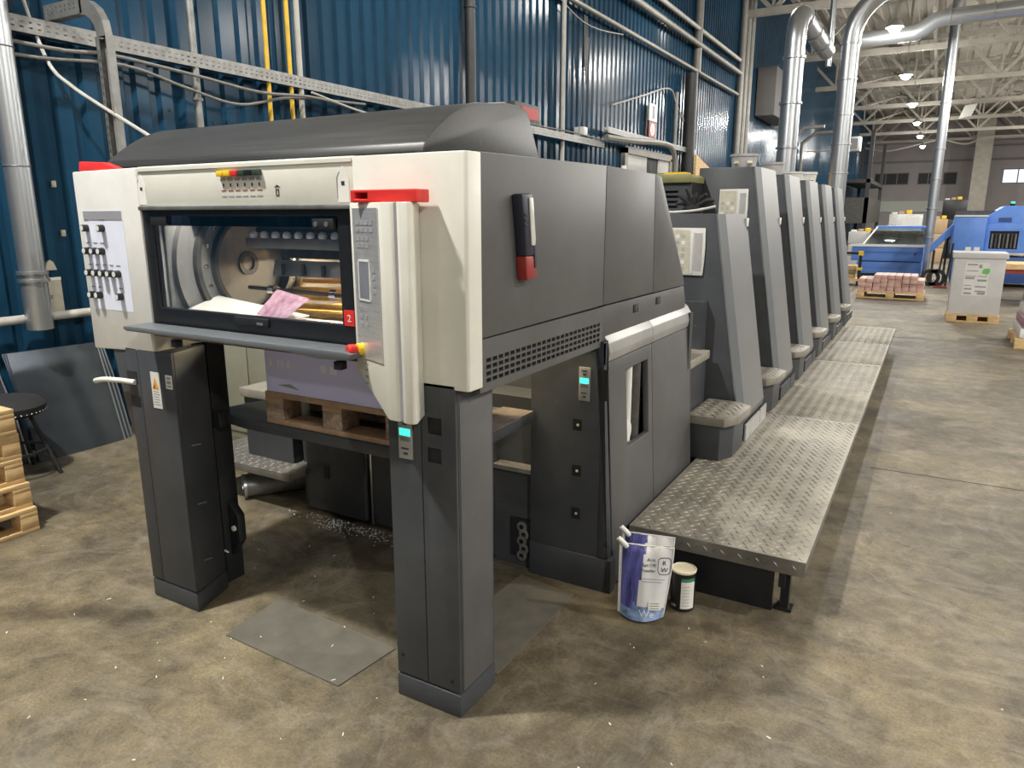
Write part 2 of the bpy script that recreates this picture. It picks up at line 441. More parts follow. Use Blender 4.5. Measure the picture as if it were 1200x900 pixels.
# saw-cut joints of the slab: shallow filled strips lying in the floor
jb = B()
for y in (5.05, 11.0, 17.0, 23.0): jb.box(-.2 if y < 6 else -.9, 18, y-.004, y+.004, -.01, .0012)
for x in (2.2, 7.5): jb.box(x-.004, x+.004, -9, 60, -.01, .0012)
jb.done('joint', 'rubber', fo)
# corrugated wall
wb = B(); pit = .2; prof = []
y = -9.0
while y < YF:
    prof += [(y, 0), (y+.098, 0), (y+.124, -.032), (y+.174, -.032)]; y += pit
prof.append((YF, 0))
for (y0, d0), (y1, d1) in zip(prof, prof[1:]):
    wb.quad((XW+d0, y0, 0), (XW+d1, y1, 0), (XW+d1, y1, ZC), (XW+d0, y0, ZC))
wl = struct(wb.done('wall_left', 'wall', smooth=10))
sb = B()
for k, z in enumerate((1.32, 2.35)):
    for i in range(34):
        yy = -9 + pit*(54+i*2) + .06
        if 1.8 < yy < 14: sb.lathe((XW, yy, z + .05*(i % 2)), [(0, .008), (.008, .007), (.011, 0)], 6, 'x')
so = sb.done('screw', 'black_pipe', wl); so['kind'] = 'stuff'
# roof deck with shallow corrugations
cb = B(); x = -6.0; pr = []
while x < 18: pr += [(x, 0), (x+.3, 0), (x+.34, .06), (x+.56, .06)]; x += .6
for (a, d), (c, e) in zip(pr, pr[1:]): cb.quad((a, -9, ZC+d), (c, -9, ZC+e), (c, YF, ZC+e), (a, YF, ZC+d))
struct(cb.done('ceiling', 'ceil', smooth=10))
struct(B().box(17.9, 18.1, -9, YF, 0, ZC).done('wall_right', 'hallwall'))
struct(B().box(-6, 18, -9.2, -9, 0, ZC).done('wall_back', 'hallwall'))
wins = [(-4.78, -2.33, 3.95, 4.88), (-1.75, -.3, 3.95, 4.85), (-.05, .9, 3.9, 4.85), (3.72, 6.6, 3.92, 4.98)]
wf = struct(B().plate('y', YF, .3, -6, 18, 0, ZC, wins).done('wall_far', 'farwall'))
for i, (a, b, c, d) in enumerate(wins):
    wn = thing('window_%d' % (i+1), ['dark three-pane window high on the far wall', 'dark window on far wall left of the slim pillar',
               'dark window on far wall right of the tall duct', 'lit window high on the far wall at the right'][i], 'window', (a, YF, c), None, 'structure')
    n = [3, 2, 1, 3][i]; fw = .07
    hol = [(a+fw+k*(b-a-fw)/n, a+(k+1)*(b-a-fw)/n, c+fw, d-fw) for k in range(n)]
    B().plate('y', YF+.02, .1, a, b, c, d, hol).done('window_frame', 'hallwall', wn)
    for h in hol:
        B().box(h[0], h[1], YF+.06, YF+.075, h[2], h[3]).done('pane', 'winlit' if i == 3 else 'void', wn)
struct(B().box(-6, 1.5, YF-.12, YF, 1.9, 2.72).done('trim_1', 'farband'))
struct(B().box(-6, 18, YF-.1, YF, 5.6, 5.75).done('trim_2', 'hallwall'))
struct(B().box(1.5, 18, YF-.1, YF, 6.6, 6.7).done('trim_3', 'hallwall'))
# building column by the far wall
top(B().box(1.7, 2.75, 62.6, 63.4, 0, 8.6), 'building_column', 'steel', 'beige concrete column standing before the far wall', 'column', (2.2, 63, 0), bevel=.02)
# roof trusses across the hall
def beam(b, p, q, w, h):
    p = Vector(p); q = Vector(q); d = (q-p).normalized(); s = d.cross(Vector((0,1,0))).normalized()*h/2; t = Vector((0,1,0))*w/2
    b.hexa([p-s-t, p+s-t, p+s+t, p-s+t, q-s-t, q+s-t, q+s+t, q-s+t])
def truss(y, label):
    t = thing('roof_truss', label, 'roof truss', (XW, y, 6.9), 'roof trusses')
    B().box(-6, 18, y-.08, y+.08, 6.9, 7.08).done('bottom_chord', 'steel', t)
    B().box(-6, 18, y-.08, y+.08, 8.55, 8.75).done('top_chord', 'steel', t)
    n = 8; step = 3.0
    for i in range(n):
        x = -6+i*step
        for (a, c) in (((x, 8.6), (x+step/2, 7.0)), ((x+step/2, 7.0), (x+step, 8.6))):
            b = B(); beam(b, (a[0], y, a[1]), (c[0], y, c[1]), .1, .11); b.done('diagonal', 'steel', t)
        B().box(x+step/2-.035, x+step/2+.035, y-.035, y+.035, 7.0, 8.6).done('post', 'steel', t)
for i, yy in enumerate((15, 22, 29, 36, 43, 50, 57, 63.5)):
    truss(yy, '%s steel roof truss spanning the hall' % ORD[i])
for i, x in enumerate((-4.2, -.9, 2.6, 6.0)):
    t = thing('roof_purlin', '%s long roof purlin counted from the blue wall' % ('first' if i == 0 else ORD[i]), 'purlin', (x, 10, 8.4), 'roof purlins')
    B().box(x-.05, x+.05, 8, 65, 8.42, 8.54).done('rail', 'steel', t)
    for k in range(6):
        b = B(); p, q = (x, 15+7*k, 6.98), (x + (1.8 if i % 2 == 0 else -1.8), 22+7*k, 8.5)
        b.tube([p, q], .06, 5).done('brace', 'steel', t)

# ------------------------------------------------------------------ services on the blue wall
def pipe(name, path, r, m, label, cat='pipe', group=None, collars=(), n=12):
    t = thing(name, label, cat, path[0], group)
    B().tube(path, r, n).done('pipe_run', m, t)
    for (x, y, z, ax) in collars:
        B().lathe((x,y,z), [(r, -.012), (r+.012, -.012), (r+.012, .012), (r, .012)], n, ax).done('collar', m, t)
    return t
XP = -5.2
# spiral duct at the left edge
t = thing('galvanised_duct', 'wide galvanised duct hanging down the blue wall at the picture edge', 'duct', (-5.08, 2.57, .87))
b = B(); prof = [(.078, .87), (.078, 1.18), (.092, 1.18), (.092, 1.2), (.078, 1.2), (.078, 1.23), (.092, 1.23), (.092, 1.25), (.076, 1.25), (.076, 1.9), (.082, 1.905), (.076, 1.91), (.076, 2.6), (.082, 2.605), (.076, 2.61), (.076, 4.5)]
b.lathe((-5.08, 2.57, 0), prof, 24).done('tube', 'galv', t)
B().lathe((-5.08, 2.57, 0), [(.078, .87), (.072, .87), (.072, 1.1), (0, 1.1)], 24).done('mouth', 'void', t)
B().box(-5.27, -5.08, 2.64, 2.67, 1.19, 1.24).done('bracket', 'galvd', t)
pipe('wall_conduit', [(XP, 4.05, 0), (XP, 4.05, 8.8)], .03, 'galvd', 'grey conduit rising behind the cable tray, left of the yellow pipes', collars=((XP, 4.05, 2.5, 'z'), (XP, 4.05, 3.3, 'z')))
pipe('gas_pipe', [(XP, 4.79, 0), (XP, 4.79, 8.8)], .02, 'yellow', 'yellow gas pipe rising on the wall, the left of two', group='yellow gas pipes')
pipe('gas_pipe', [(XP, 5.05, 0), (XP, 5.05, 8.8)], .02, 'yellow', 'yellow gas pipe rising beside the white pipe', group='yellow gas pipes')
pipe('water_pipe', [(XP, 5.17, 0), (XP, 5.17, 8.8)], .026, 'white_pipe', 'white pipe rising beside the yellow gas pipe')
pipe('drain_pipe', [(XP+.02, 8.0, 0), (XP+.02, 8.0, 8.8)], .065, 'black_pipe', 'black drain pipe rising behind the press hood', collars=((XP+.02, 8.0, 4.05, 'z'),))
pipe('water_pipe', [(XP, 10.62, 0), (XP, 10.62, 8.8)], .035, 'white_pipe', 'thin pale pipe rising right of the red display')
pipe('drain_pipe', [(XP+.1, 16.9, 0), (XP+.1, 16.9, 4.68)], .14, 'black_pipe', 'thick dark pipe rising past the white sign')
pipe('wall_conduit', [(XP, 16.2, 0), (XP, 16.2, 4.2)], .04, 'conduit', 'pale conduit just left of the thick dark pipe')
pipe('wall_conduit', [(XP, 17.6, 4.8), (XP, 17.6, 8.8)], .09, 'conduit', 'pale upright pipe above the thick dark pipe')
for i, y in enumerate((21.8, 22.3, 22.8)):
    pipe('riser_pipe', [(XP, y, 0), (XP, y, 8.8)], .09, 'conduit', '%s riser pipe of the far cluster on the blue wall' % ['first', 'second', 'third'][i], group='riser pipes')
pipe('heating_pipe', [(XP+.02, 8.6, 4.78), (XP+.02, 21.5, 4.86)], .04, 'conduit', 'thin grey pipe running level above the exit sign')
pipe('heating_pipe', [(XP+.06, 10, 5.36), (XP+.06, 21.5, 5.4)], .06, 'conduit', 'thick pale pipe running level high on the wall')
pipe('heating_pipe', [(XP+.02, 10, 5.72), (XP+.02, 21.5, 5.74)], .05, 'white_pipe', 'uppermost pale pipe running level along the wall')
pipe('wall_conduit', [(XP, 1.5, .93), (XP, 6.5, .93)], .03, 'white_pipe', 'level pale conduit low on the blue wall behind the duct')
# far wall boxes and pipes left
top(B().box(-5.27, -4.7, 24.2, 27.2, 4.6, 6.0), 'wall_cabinet', 'hallwall', 'large grey cabinet high on the blue wall by the risers', 'cabinet', (-5, 25, 3.2), bevel=.02)
t = thing('air_conditioner', 'pale air conditioner box high at the far end of blue wall', 'air conditioner', (-3.5, 35, 4.28))
B().box(-3.72, -3.2, 35, 35.6, 4.28, 4.86).done('housing', 'greybox', t, .02)
B().box(-3.62, -3.3, 34.98, 35, 4.36, 4.78).done('fan_grille', 'printg', t)
B().box(-5.31, -3.7, 35.1, 35.2, 4.3, 4.36).done('bracket', 'steel', t)
for i, (y, z) in enumerate(((30, 4.4), (33, 4.5))):
    pipe('riser_pipe', [(XP, y, 0), (XP, y, z), (XP+.5, y, z+.4), (XP+1.2, y, z+.4)] , .07, 'conduit', '%s bent pipe on the dim wall beyond the ducts' % ['nearer', 'farther'][i], group='bent wall pipes')
t = thing('steel_frame_stair', 'dark steel gantry at the far left corner of the hall', 'gantry', (-4, 50, 0))
for (x, y) in ((-4.9, 46), (-3.6, 46), (-4.9, 56), (-3.6, 56)): B().box(x-.1, x+.1, y-.1, y+.1, 0, 6.2).done('post', 'black_pipe', t)
B().box(-5.0, -3.5, 45.9, 56.1, 3.4, 3.6).done('deck', 'black_pipe', t)
B().box(-5.0, -3.5, 45.9, 56.1, 1.2, 2.6).done('infill_panel', 'machine', t)

# perforated cable trays
def tray(name, y0, y1, x, z, label, h=.1, d=.07, m='galvd', dz=0.):
    t = thing(name, label, 'cable tray', (x, y0, z), 'cable trays on the blue wall')
    hol = []; k = y0+.03
    while k < y1-.05:
        hol.append((k, k+.022, z+h*.60, z+h*.70)); hol.append((k, k+.022, z+h*.28, z+h*.38)); k += .055
    B().plate('x', x, .003, y0, y1, z, z+h, hol).done('perforated_side', m, t)
    B().box(x-d, x, y0, y1, z, z+.004).done('tray_floor', m, t)
    B().box(x-d-.003, x-d, y0, y1, z, z+h*.9).done('back_side', m, t)
    return t
tray('cable_tray', 1.9, 8.2, -5.17, 2.735, 'long perforated cable tray sloping past the press hood on the wall')
t = tray('cable_tray', 8.3, 12.1, -5.12, 2.74, 'dusty cable tray under the red display')
t = tray('cable_tray', 12.2, 17.5, -5.10, 3.0, 'raised cable tray running under the white sign')
# tray arm that crosses to the press and drops behind it
t = thing('cable_ladder', 'perforated cable ladder crossing from the wall and dropping behind the press', 'cable ladder', (-4.7, 3.0, 0))
hol = [(-5.6+.05*k, -5.6+.05*k+.02, 2.89+.025*j, 2.90+.025*j) for k in range(14) for j in (0, 1)]
B().plate('y', 2.98, .003, -5.28, -4.86, 2.86, 2.95, [h for h in hol if -5.26 < h[0] and h[1] < -4.9]).done('perforated_side', 'galvd', t)
B().box(-5.28, -4.86, 2.98, 3.04, 2.855, 2.86).done('tray_floor', 'galvd', t)
for k in range(4):
    a0, a1 = PI/2-k*PI/8, PI/2-(k+1)*PI/8
    c = (-4.88, 2.7)
    P = [(c[0]+r*math.cos(a), c[1]+r*math.sin(a)) for r, a in ((.24, a0), (.24, a1), (.15, a1), (.15, a0))]
    B().prism('y', P, 2.98, 3.03).done('bend_link', 'galvd', t)
hol = [(-4.735+.022*j, -4.725+.022*j, .2+.05*k, .222+.05*k) for k in range(49) for j in (0, )]
B().plate('y', 2.98, .003, -4.75, -4.715, .05, 2.7, hol).done('perforated_side', 'galvd', t)
B().box(-4.645, -4.64, 2.98, 3.035, .05, 2.7).done('flange', 'galvd', t)
B().box(-4.75, -4.745, 2.98, 3.035, .05, 2.7).done('flange', 'galvd', t)
B().box(-4.745, -4.645, 3.03, 3.035, .05, 2.7).done('tray_back', 'cable', t)
for k in range(5):
    b = B(); x0 = -4.705+.012*k
    b.tube([(x0+.004*math.sin(z*7+k), 3.018-.006*(k % 2), z*.1) for z in range(1, 27)], .0085, 6).done('cable', 'cable' if k % 2 else 'black_pipe', t)
# loose cables
def cable(path, r, m, label, group='cables on the blue wall'):
    b = B(); b.tube(smoothpath(path), r, 8)
    return top(b, 'loose_cable', m, label, 'cable', tuple(path[0]), group)
cable([(-5.16, 2.79, 2.96), (-5.2, 2.85, 2.80), (-5.14, 2.9, 2.55), (-4.98, 2.93, 2.42), (-4.79, 2.96, 2.31), (-4.5, 3.02, 2.15), (-4.2, 3.1, 1.97)], .012, 'white_pipe', 'pale cable drooping diagonally from the ladder to the press hood')
cable([(-5.12, 1.9, 2.68), (-5.12, 2.9, 2.66), (-5.12, 3.3, 2.69), (-5.12, 4.0, 2.66), (-5.1, 4.6, 2.62), (-5.1, 5.3, 2.66), (-5.12, 6.2, 2.60), (-5.14, 7.4, 2.66)], .013, 'cable', 'thick grey cable sagging just under the long tray')
cable([(-5.15, 1.9, 2.64), (-5.15, 2.7, 2.59), (-5.13, 3.4, 2.64), (-5.13, 3.9, 2.56), (-5.13, 4.4, 2.5), (-5.14, 5.0, 2.63), (-5.16, 6.0, 2.7)], .012, 'cable', 'dark looping cable lowest under the long tray')
cable([(-5.1, 5.2, 2.7), (-5.1, 6.0, 2.6), (-5.1, 6.8, 2.62), (-5.1, 7.6, 2.5), (-5.1, 8.0, 2.62)], .011, 'white_pipe', 'light cable looping above the middle of the press hood')
cable([(-5.1, 8.2, 2.9), (-5.12, 9.4, 2.86), (-5.1, 10.8, 2.87), (-5.12, 12.0, 2.86)], .012, 'cable', 'cable lying along the dusty tray below the red display')
cable([(-5.2, 9.6, 4.95), (-5.2, 11.3, 4.58), (-5.2, 13.0, 4.72)], .009, 'white_pipe', 'thin white cable strung high over the wall ribs')
for k in range(3):
    cable([(-5.22, 11.4+.05*k, 4.7), (-5.22, 11.42+.06*k, 4.3), (-5.22, 11.46+.02*k, 3.9-.1*k), (-5.22, 11.5+.04*k, 4.4)], .008, 'cable', '%s strand of the dark cable bundle hanging on the wall' % ['first', 'second', 'third'][k])
cable([(-5.2, 11.3, 3.9), (-5.2, 11.3, 3.2), (-5.15, 11.1, 2.9)], .006, 'cable', 'thin dark lead hanging down to the white wall socket')
cable([(-5.05, 12.0, 2.9), (-4.95, 13.0, 2.92), (-4.9, 14.6, 3.0), (-4.9, 15.2, 2.9), (-4.9, 15.4, 2.5), (-4.9, 15.4, 1.6)], .055, 'conduit', 'thick ribbed hose bending down past the wall door')
top(B().box(-5.28, -5.1, 5.95, 6.05, 2.42, 2.5), 'junction_box', 'white', 'small pale junction box hanging under the cable tray', 'junction box', (-5.2, 6, 2.42), bevel=.01)
top(B().box(-5.28, -5.1, 11.2, 11.35, 2.86, 3.0), 'wall_socket', 'white', 'small white socket standing on the dusty tray', 'socket', (-5.2, 11.2, 2.86), bevel=.01)
t = thing('display_clock', 'dark wall display box with a red numeric panel', 'display', (-5.15, 9.1, 2.84))
B().box(-5.27, -5.13, 9.02, 9.75, 2.87, 3.12).done('housing', 'machine', t, .01)
B().box(-5.13, -5.125, 9.2, 9.68, 2.92, 3.07).done('red_panel', 'led', t)
B().box(-5.2, -5.14, 9.2, 9.6, 2.83, 2.87).done('foot', 'machine', t)
# signs
t = thing('wall_sign', 'upright white sign with a dark strip on the blue wall', 'sign', (-5.2, 14.7, 3.45))
B().box(-5.22, -5.19, 14.5, 14.95, 3.45, 3.78).done('board', 'white', t); B().box(-5.19, -5.186, 14.68, 14.8, 3.5, 3.74).done('dark_strip', 'printg', t)
t = thing('wall_sign', 'red bordered sign with a white oval under the white sign', 'sign', (-5.2, 14.7, 3.15))
B().box(-5.22, -5.19, 14.52, 14.9, 3.14, 3.43).done('board', 'dred', t); B().lathe((-5.19, 14.71, 3.29), [(0, .004), (.12, .004), (.12, 0)], 20, 'x').done('white_oval', 'white', t)
text('0', 'lettering', (-5.184, 14.66, 3.22), (0, 1, 0), (0, 0, 1), .17, 'dred', t)
t = thing('wall_notice', 'beige paper notice in a clear pocket on the blue wall', 'notice', (-5.27, 2.78, .96))
B().box(-5.285, -5.28, 2.69, 2.85, .95, 1.18).done('paper', 'signpaper', t)
B().box(-5.28, -5.276, 2.69, 2.85, 1.165, 1.185).done('pocket_edge', 'sheet', t)
text('LE', 'lettering', (-5.279, 2.70, 1.075), (0, 1, 0), (0, 0, 1), .032, 'print', t)
text('EMEZ', 'lettering', (-5.279, 2.705, 1.04), (0, 1, 0), (0, 0, 1), .032, 'print', t)
top(B().prism('x', [(2.75, 1.235), (2.83, 1.235), (2.81, 1.29), (2.79, 1.305), (2.77, 1.29)], -5.29, -5.27), 'wall_hook', 'signpaper', 'small beige half-round hook plate above the paper notice', 'hook', (-5.28, 2.79, 1.25))
for i, (y, z) in enumerate(((2.88, 1.79), (2.9, 1.46))):
    top(B().box(-5.295, -5.28, y, y+.03, z, z+.045), 'masking_tape', 'signpaper', ['upper', 'lower'][i]+' scrap of yellowed tape on the blue wall', 'tape', (-5.29, y, z), 'tape scraps', bevel=.004)
# plywood, door in the blue wall
dr = thing('door_1', 'pale sliding door in the blue wall behind the press', 'door', (-5.25, 14.6, 0), None, 'structure')
B().box(-5.29, -5.2, 13.3, 13.45, 0, 2.85).done('door_frame', 'conduit', dr); B().box(-5.29, -5.2, 16.0, 16.1, 0, 2.8).done('door_frame', 'conduit', dr)
B().box(-5.29, -5.2, 13.3, 16.1, 2.75, 2.88).done('door_frame', 'conduit', dr)
B().box(-5.29, -5.24, 13.45, 14.6, 0, 2.75).done('door_leaf', 'greybox', dr); B().box(-5.29, -5.26, 14.6, 15.3, 0, 2.75).done('door_gap', 'void', dr)
B().box(-5.29, -5.24, 15.3, 16.0, 0, 2.75).done('door_leaf', 'greybox', dr)
top(B().prism('x', [(16.9, 0), (19.2, 0), (19.2, 2.5), (16.9, 2.95)], -4.95, -4.9), 'plywood_board', 'wood', 'light plywood board standing against the blue wall', 'board', (-4.9, 18, 0))
cable([(-5.2, 12.6, 3.5), (-5.2, 14.1, 3.85), (-5.2, 15.7, 4.2), (-5.2, 16.3, 3.9), (-5.2, 17.6, 3.3)], .016, 'white_pipe', 'pale chain-like cord strung in a peak above the white sign')

# ------------------------------------------------------------------ big ducts
def duct(path, r, label, loc, rings):
    t = thing('ventilation_duct', label, 'duct', loc)
    B().tube(path, r, 28).done('tube', 'galv', t)
    for (p, ax) in rings:
        B().lathe(p, [(r-.005, -.02), (r+.02, -.015), (r+.02, .015), (r-.005, .02)], 28, ax).done('joint_ring', 'galv', t)
    return t
x, y = -2.0, 11.4
pth = [(x, y, 1.7)] + [(x, y, 3.95)] + arc((x, y+.42, 3.95), .42, PI, PI/2, 6, 'yz')[1:] + [(x, y+3.0, 4.37)]
duct(pth, .135, 'tall galvanised duct nearest the towers, elbowing away at its top', (x, y, 1.7), [((x, y, z), 'z') for z in (2.55, 3.15, 3.75)] + [((x, y+.45+.9*k, 4.37), 'y') for k in range(3)])
x, y = -2.0, 17.7
pth = [(x, y, 1.6)] + [(x+1.0-1.0*math.cos(a), y, 5.15+1.0*math.sin(a)) for a in [i*PI/20 for i in range(11)]] + [(x+2.2, y, 6.15)]
duct(pth, .185, 'wide galvanised duct behind the last tower, bending right near the roof', (x, y, 1.6), [((x, y, z), 'z') for z in (2.5, 3.1, 3.7, 4.4, 5.1)])
pipe('roof_drain', [(-2.4, 17.7, 4.7), (-2.4, 17.7, 8.9)], .06, 'galv', 'thin bright pipe dropping from the roof beside the wide bending duct')
x, y = -.18, 24.0
duct([(x, y, 0), (x, y, 8.8)], .125, 'slender galvanised duct standing on the floor by the blue machine', (x, y, 0), [((x, y, z), 'z') for z in (1.0, 1.8, 2.6, 3.4, 4.6)])
pth = [(-2.6, 22, 6.0), (-1.05, 22, 6.05), (-.85, 22, 6.12), (-.62, 22, 6.28), (-.4, 22, 6.33), (6, 22, 6.4)]
duct(pth, .19, 'level galvanised duct with an S bend under the trusses', (-2.6, 22, 6.0), [((x, 22, 6.345+.01*(x+.4)), 'x') for x in (-.3, .6, 1.6)])

# ------------------------------------------------------------------ the press: delivery end
D = thing('press_delivery', 'grey and cream delivery end of the printing press on two dark pillars', 'printing press', (-2.0, 2.2, 0), 'sections of the printing press')
# pillars
def pillar(x0, x1, y0, y1, zt, seam, holes, bevel_in=0.):
    o = B()
    if bevel_in: o.prism('z', [(x0, y0+.012), (x1, y0+.012), (x1-bevel_in, y1), (x0, y1)], .085, zt)
    else: o.box(x0, x1, y0+.012, y1, .085, zt)
    p = o.done('pillar', 'dark', D, .008)
    B().plate('y', y0, .011, x0+.001, seam-.0015, .09, zt, [h for h in holes if h[1] < seam]).done('front_cover', 'dark', p, .002)
    B().plate('y', y0, .011, seam+.0015, x1-.001, .09, zt, [h for h in holes if h[0] > seam]).done('front_cover', 'dark', p, .002)
    for h in holes:
        B().box(h[0], h[1], y0+.007, y0+.012, h[2], h[3]).done('hand_hole', 'void', p)
    q = B()
    if bevel_in: q.prism('z', [(x0-.003, y0), (x1+.003, y0), (x1-bevel_in+.003, y1), (x0-.003, y1)], 0, .082)
    else: q.box(x0-.002, x1+.002, y0-.002, y1+.002, 0, .082)
    q.done('plinth', 'dark', p, .006)
    return p
pr = pillar(-1.425, -1.168, 1.70, 1.915, 1.115, -1.297, [(-1.274, -1.222, .955, 1.008), (-1.276, -1.224, .865, .912)])
B().box(-1.168, -1.1665, 1.72, 1.90, .09, 1.06).done('side_cover', 'grey', pr, .001)
for (x, z) in ((-1.40, .16), (-1.2, .125)): B().lathe((x, 1.7, z), [(.006, 0), (.006, -.003), (0, -.003)], 8, 'y').done('screw', 'void', pr)
pl = pillar(-2.76, -2.474, 1.70, 1.904, 1.09, -2.685, [], .065)
B().prism('y', [(-2.86, 1.12), (-2.69, 1.12), (-2.69, .80), (-2.745, .62), (-2.80, .80)], 1.705, 1.75).done('side_bracket', 'dark', pl, .004)
for (a, b, c, d) in ((-2.765, -2.70, .945, .995), (-2.755, -2.695, .85, .895)):
    B().box(a, b, 1.699, 1.7045, c, d).done('hand_hole', 'void', pl)
B().tube(smoothpath([(-2.71, 1.695, .952), (-2.78, 1.68, .955), (-2.88, 1.672, .95), (-2.945, 1.672, .937)]), .011, 8).done('lever_handle', 'white', pl)
st = B().box(-2.612, -2.558, 1.698, 1.6995, .86, 1.006).done('warning_sticker', 'white', pl)
B().prism('y', [(-2.606, .937), (-2.566, .937), (-2.586, .985)], 1.6975, 1.6985).done('warning_triangle', 'warn', st)
B().prism('y', [(-2.60, .940), (-2.590, .940), (-2.590, .96)], 1.697, 1.698).done('warning_figure', 'print', st)
for k in range(6): B().box(-2.604, -2.570+.004*(k % 2), 1.6975, 1.6985, .925-.0105*k, .929-.0105*k).done('text_line', 'printg', st)
st = B().box(-2.520, -2.482, 1.698, 1.6995, .948, 1.002).done('code_sticker', 'sheet', pl)
for (c, d) in ((.985, .996), (.967, .981), (.954, .962)): B().box(-2.514, -2.488, 1.6975, 1.6985, c, d).done('print_block', 'printg', st)
for z in (.70, .45, .20): B().tube([(-2.49, 1.76, z+.004), (-2.487, 1.80, z)], .003, 5).done('scuff_clip', 'galv', pl)
# lift rail behind the left pillar
lr = B().box(-2.69, -2.57, 1.93, 2.02, .0, 1.15).done('lift_rail', 'void', D, .004)
B().tube([(-2.60, 1.925, .3+.02*k) for k in range(42)], .012, 6, rr=[.013 if k % 2 else .007 for k in range(42)]).done('lift_chain', 'machine', lr)
B().prism('y', [(-2.57, .12), (-2.51, .2), (-2.51, .32), (-2.57, .38)], 1.96, 2.0).done('rail_bracket', 'black', lr, .004)
B().lathe((-2.535, 1.96, .26), [(.012, 0), (.012, -.008), (0, -.008)], 10, 'y').done('bracket_bolt', 'white', lr)
B().box(-2.69, -2.51, 1.915, 1.96, .735, .80).done('lift_carriage', 'black', lr, .004)
B().tube([(-2.61, 1.92, .15), (-2.58, 1.915, .17), (-2.54, 1.92, .16)], .004, 6).done('rail_wire', 'white', lr)
# lift platform
B().prism('z', [(-2.67, 2.02), (-2.44, 1.985), (-1.46, 1.985), (-1.43, 2.02), (-1.43, 2.685), (-2.50, 2.685), (-2.67, 2.1)], .722, .766).done('lift_platform', 'dark', D, .004)
# head: control box on the left
hb = B().prism('y', [(-2.968, 1.068), (-2.563, 1.085), (-2.563, 1.772), (-2.968, 1.768)], 1.70, 1.86).done('control_box', 'creamc', D, .006)
cp = B().plate('y', 1.699, .002, -2.93, -2.672, 1.235, 1.622, []).done('switch_panel', 'panelwhite', hb)
B().box(-2.925, -2.678, 1.6975, 1.699, 1.585, 1.618).done('display_strip', 'printg', hb)
rows = [(1.553, (-2.91, -2.805)), (1.465, (-2.915, -2.868, -2.822)), (1.38, (-2.918, -2.872, -2.826, -2.78, -2.735)), (1.292, (-2.918, -2.872, -2.735))]
for z, xs in rows:
    for x in xs:
        k = B().cyl((x, 1.699, z), (x, 1.676, z), .0145, .0135, 14).done('push_button', 'black', hb, .001)
        B().cyl((x, 1.676, z), (x, 1.6745, z), .0105, None, 12).done('button_cap', 'white', k)
        B().box(x-.012, x+.012, 1.6975, 1.699, z+.030, z+.034).done('button_legend', 'printg', hb)
# fascia
fa = B().box(-2.563, -1.523, 1.705, 1.80, 1.632, 1.774).done('fascia', 'cream', D, .004)
B().box(-2.56, -1.526, 1.700, 1.705, 1.757, 1.768).done('fascia_lip', 'cream', fa)
cols = ['yel', 'yel', 'red', 'green', 'black', 'green']
for k in range(6):
    x = -2.098+.0345*k
    B().box(x-.0155, x+.0155, 1.688, 1.705, 1.728, 1.746).done('ink_button', cols[k], fa, .003)
    B().box(x-.012, x+.012, 1.703, 1.705, 1.714, 1.722).done('button_mark', 'printg', fa)
    B().box(x-.003, x+.003, 1.7035, 1.705, 1.695, 1.706).done('button_mark', 'print', fa)
    B().box(x-.011, x+.011, 1.7035, 1.705, 1.681, 1.684).done('button_mark', 'dred', fa)
    B().box(x-.012, x+.012, 1.7037, 1.705, 1.662, 1.666).done('button_mark', 'printg', fa)
B().prism('y', [(-1.858, 1.690), (-1.832, 1.690), (-1.845, 1.697)], 1.7035, 1.705).done('icon_roof', 'print', fa)
B().plate('y', 1.7035, .0015, -1.852, -1.838, 1.662, 1.684, [(-1.849, -1.841, 1.665, 1.681)]).done('icon_frame', 'print', fa)
for (x, z) in ((-2.545, 1.70), (-1.565, 1.70)):
    st = B().prism('y', [(x-.022, z-.06), (x+.022, z-.06), (x+.024, z+.01), (x, z+.048), (x-.02, z+.01)], 1.7035, 1.705).done('worn_sticker', 'sheet', fa)
    B().prism('y', [(x-.016, z+.028), (x-.026, z+.012), (x-.024, z-.05), (x-.021, z-.05), (x-.022, z+.012), (x-.012, z+.030)], 1.703, 1.7045).done('sticker_edge', 'printg', st)
    B().box(x-.006, x+.006, 1.7025, 1.7035, z-.01, z+.002).done('sticker_mark', 'print', st)
# window frame, glass and rail
wf_ = B().plate('y', 1.708, .03, -2.575, -1.523, 1.195, 1.632, [(-2.515, -1.60, 1.262, 1.60)]).done('window_frame', 'black', D, .002)
B().box(-2.515, -1.60, 1.715, 1.72, 1.262, 1.565).done('window_glass', 'glass', wf_)
B().box(-2.515, -1.60, 1.715, 1.72, 1.565, 1.60).done('tinted_band', 'glassd', wf_)
B().box(-2.51, -2.42, 1.700, 1.708, 1.566, 1.60).done('latch_block', 'void', wf_, .003)
B().box(-1.70, -1.61, 1.700, 1.714, 1.558, 1.592).done('latch_block', 'void', wf_, .003)
for x in (-1.683, -1.638): B().lathe((x, 1.70, 1.575), [(.008, 0), (.008, -.003), (0, -.003)], 10, 'y').done('latch_screw', 'galv', wf_)
B().box(-2.56, -1.53, 1.69, 1.708, 1.62, 1.634).done('top_rail', 'galvd', wf_, .003)
B().box(-2.10, -1.93, 1.700, 1.708, 1.228, 1.258).done('pull_grip', 'void', wf_, .003)
s_ = B().box(-1.59, -1.548, 1.7055, 1.708, 1.262, 1.312).done('red_label', 'red', wf_)
text('2', 'lettering', (-1.577, 1.705, 1.275), (1, 0, 0), (0, 0, 1), .032, 'white', s_)
text('max', 'lettering', (-1.985, 1.6995, 1.236), (1, 0, 0), (0, 0, 1), .018, 'printg', wf_)
B().box(-2.575, -1.523, 1.70, 1.75, 1.15, 1.195).done('sill_rail', 'black', D, .006)
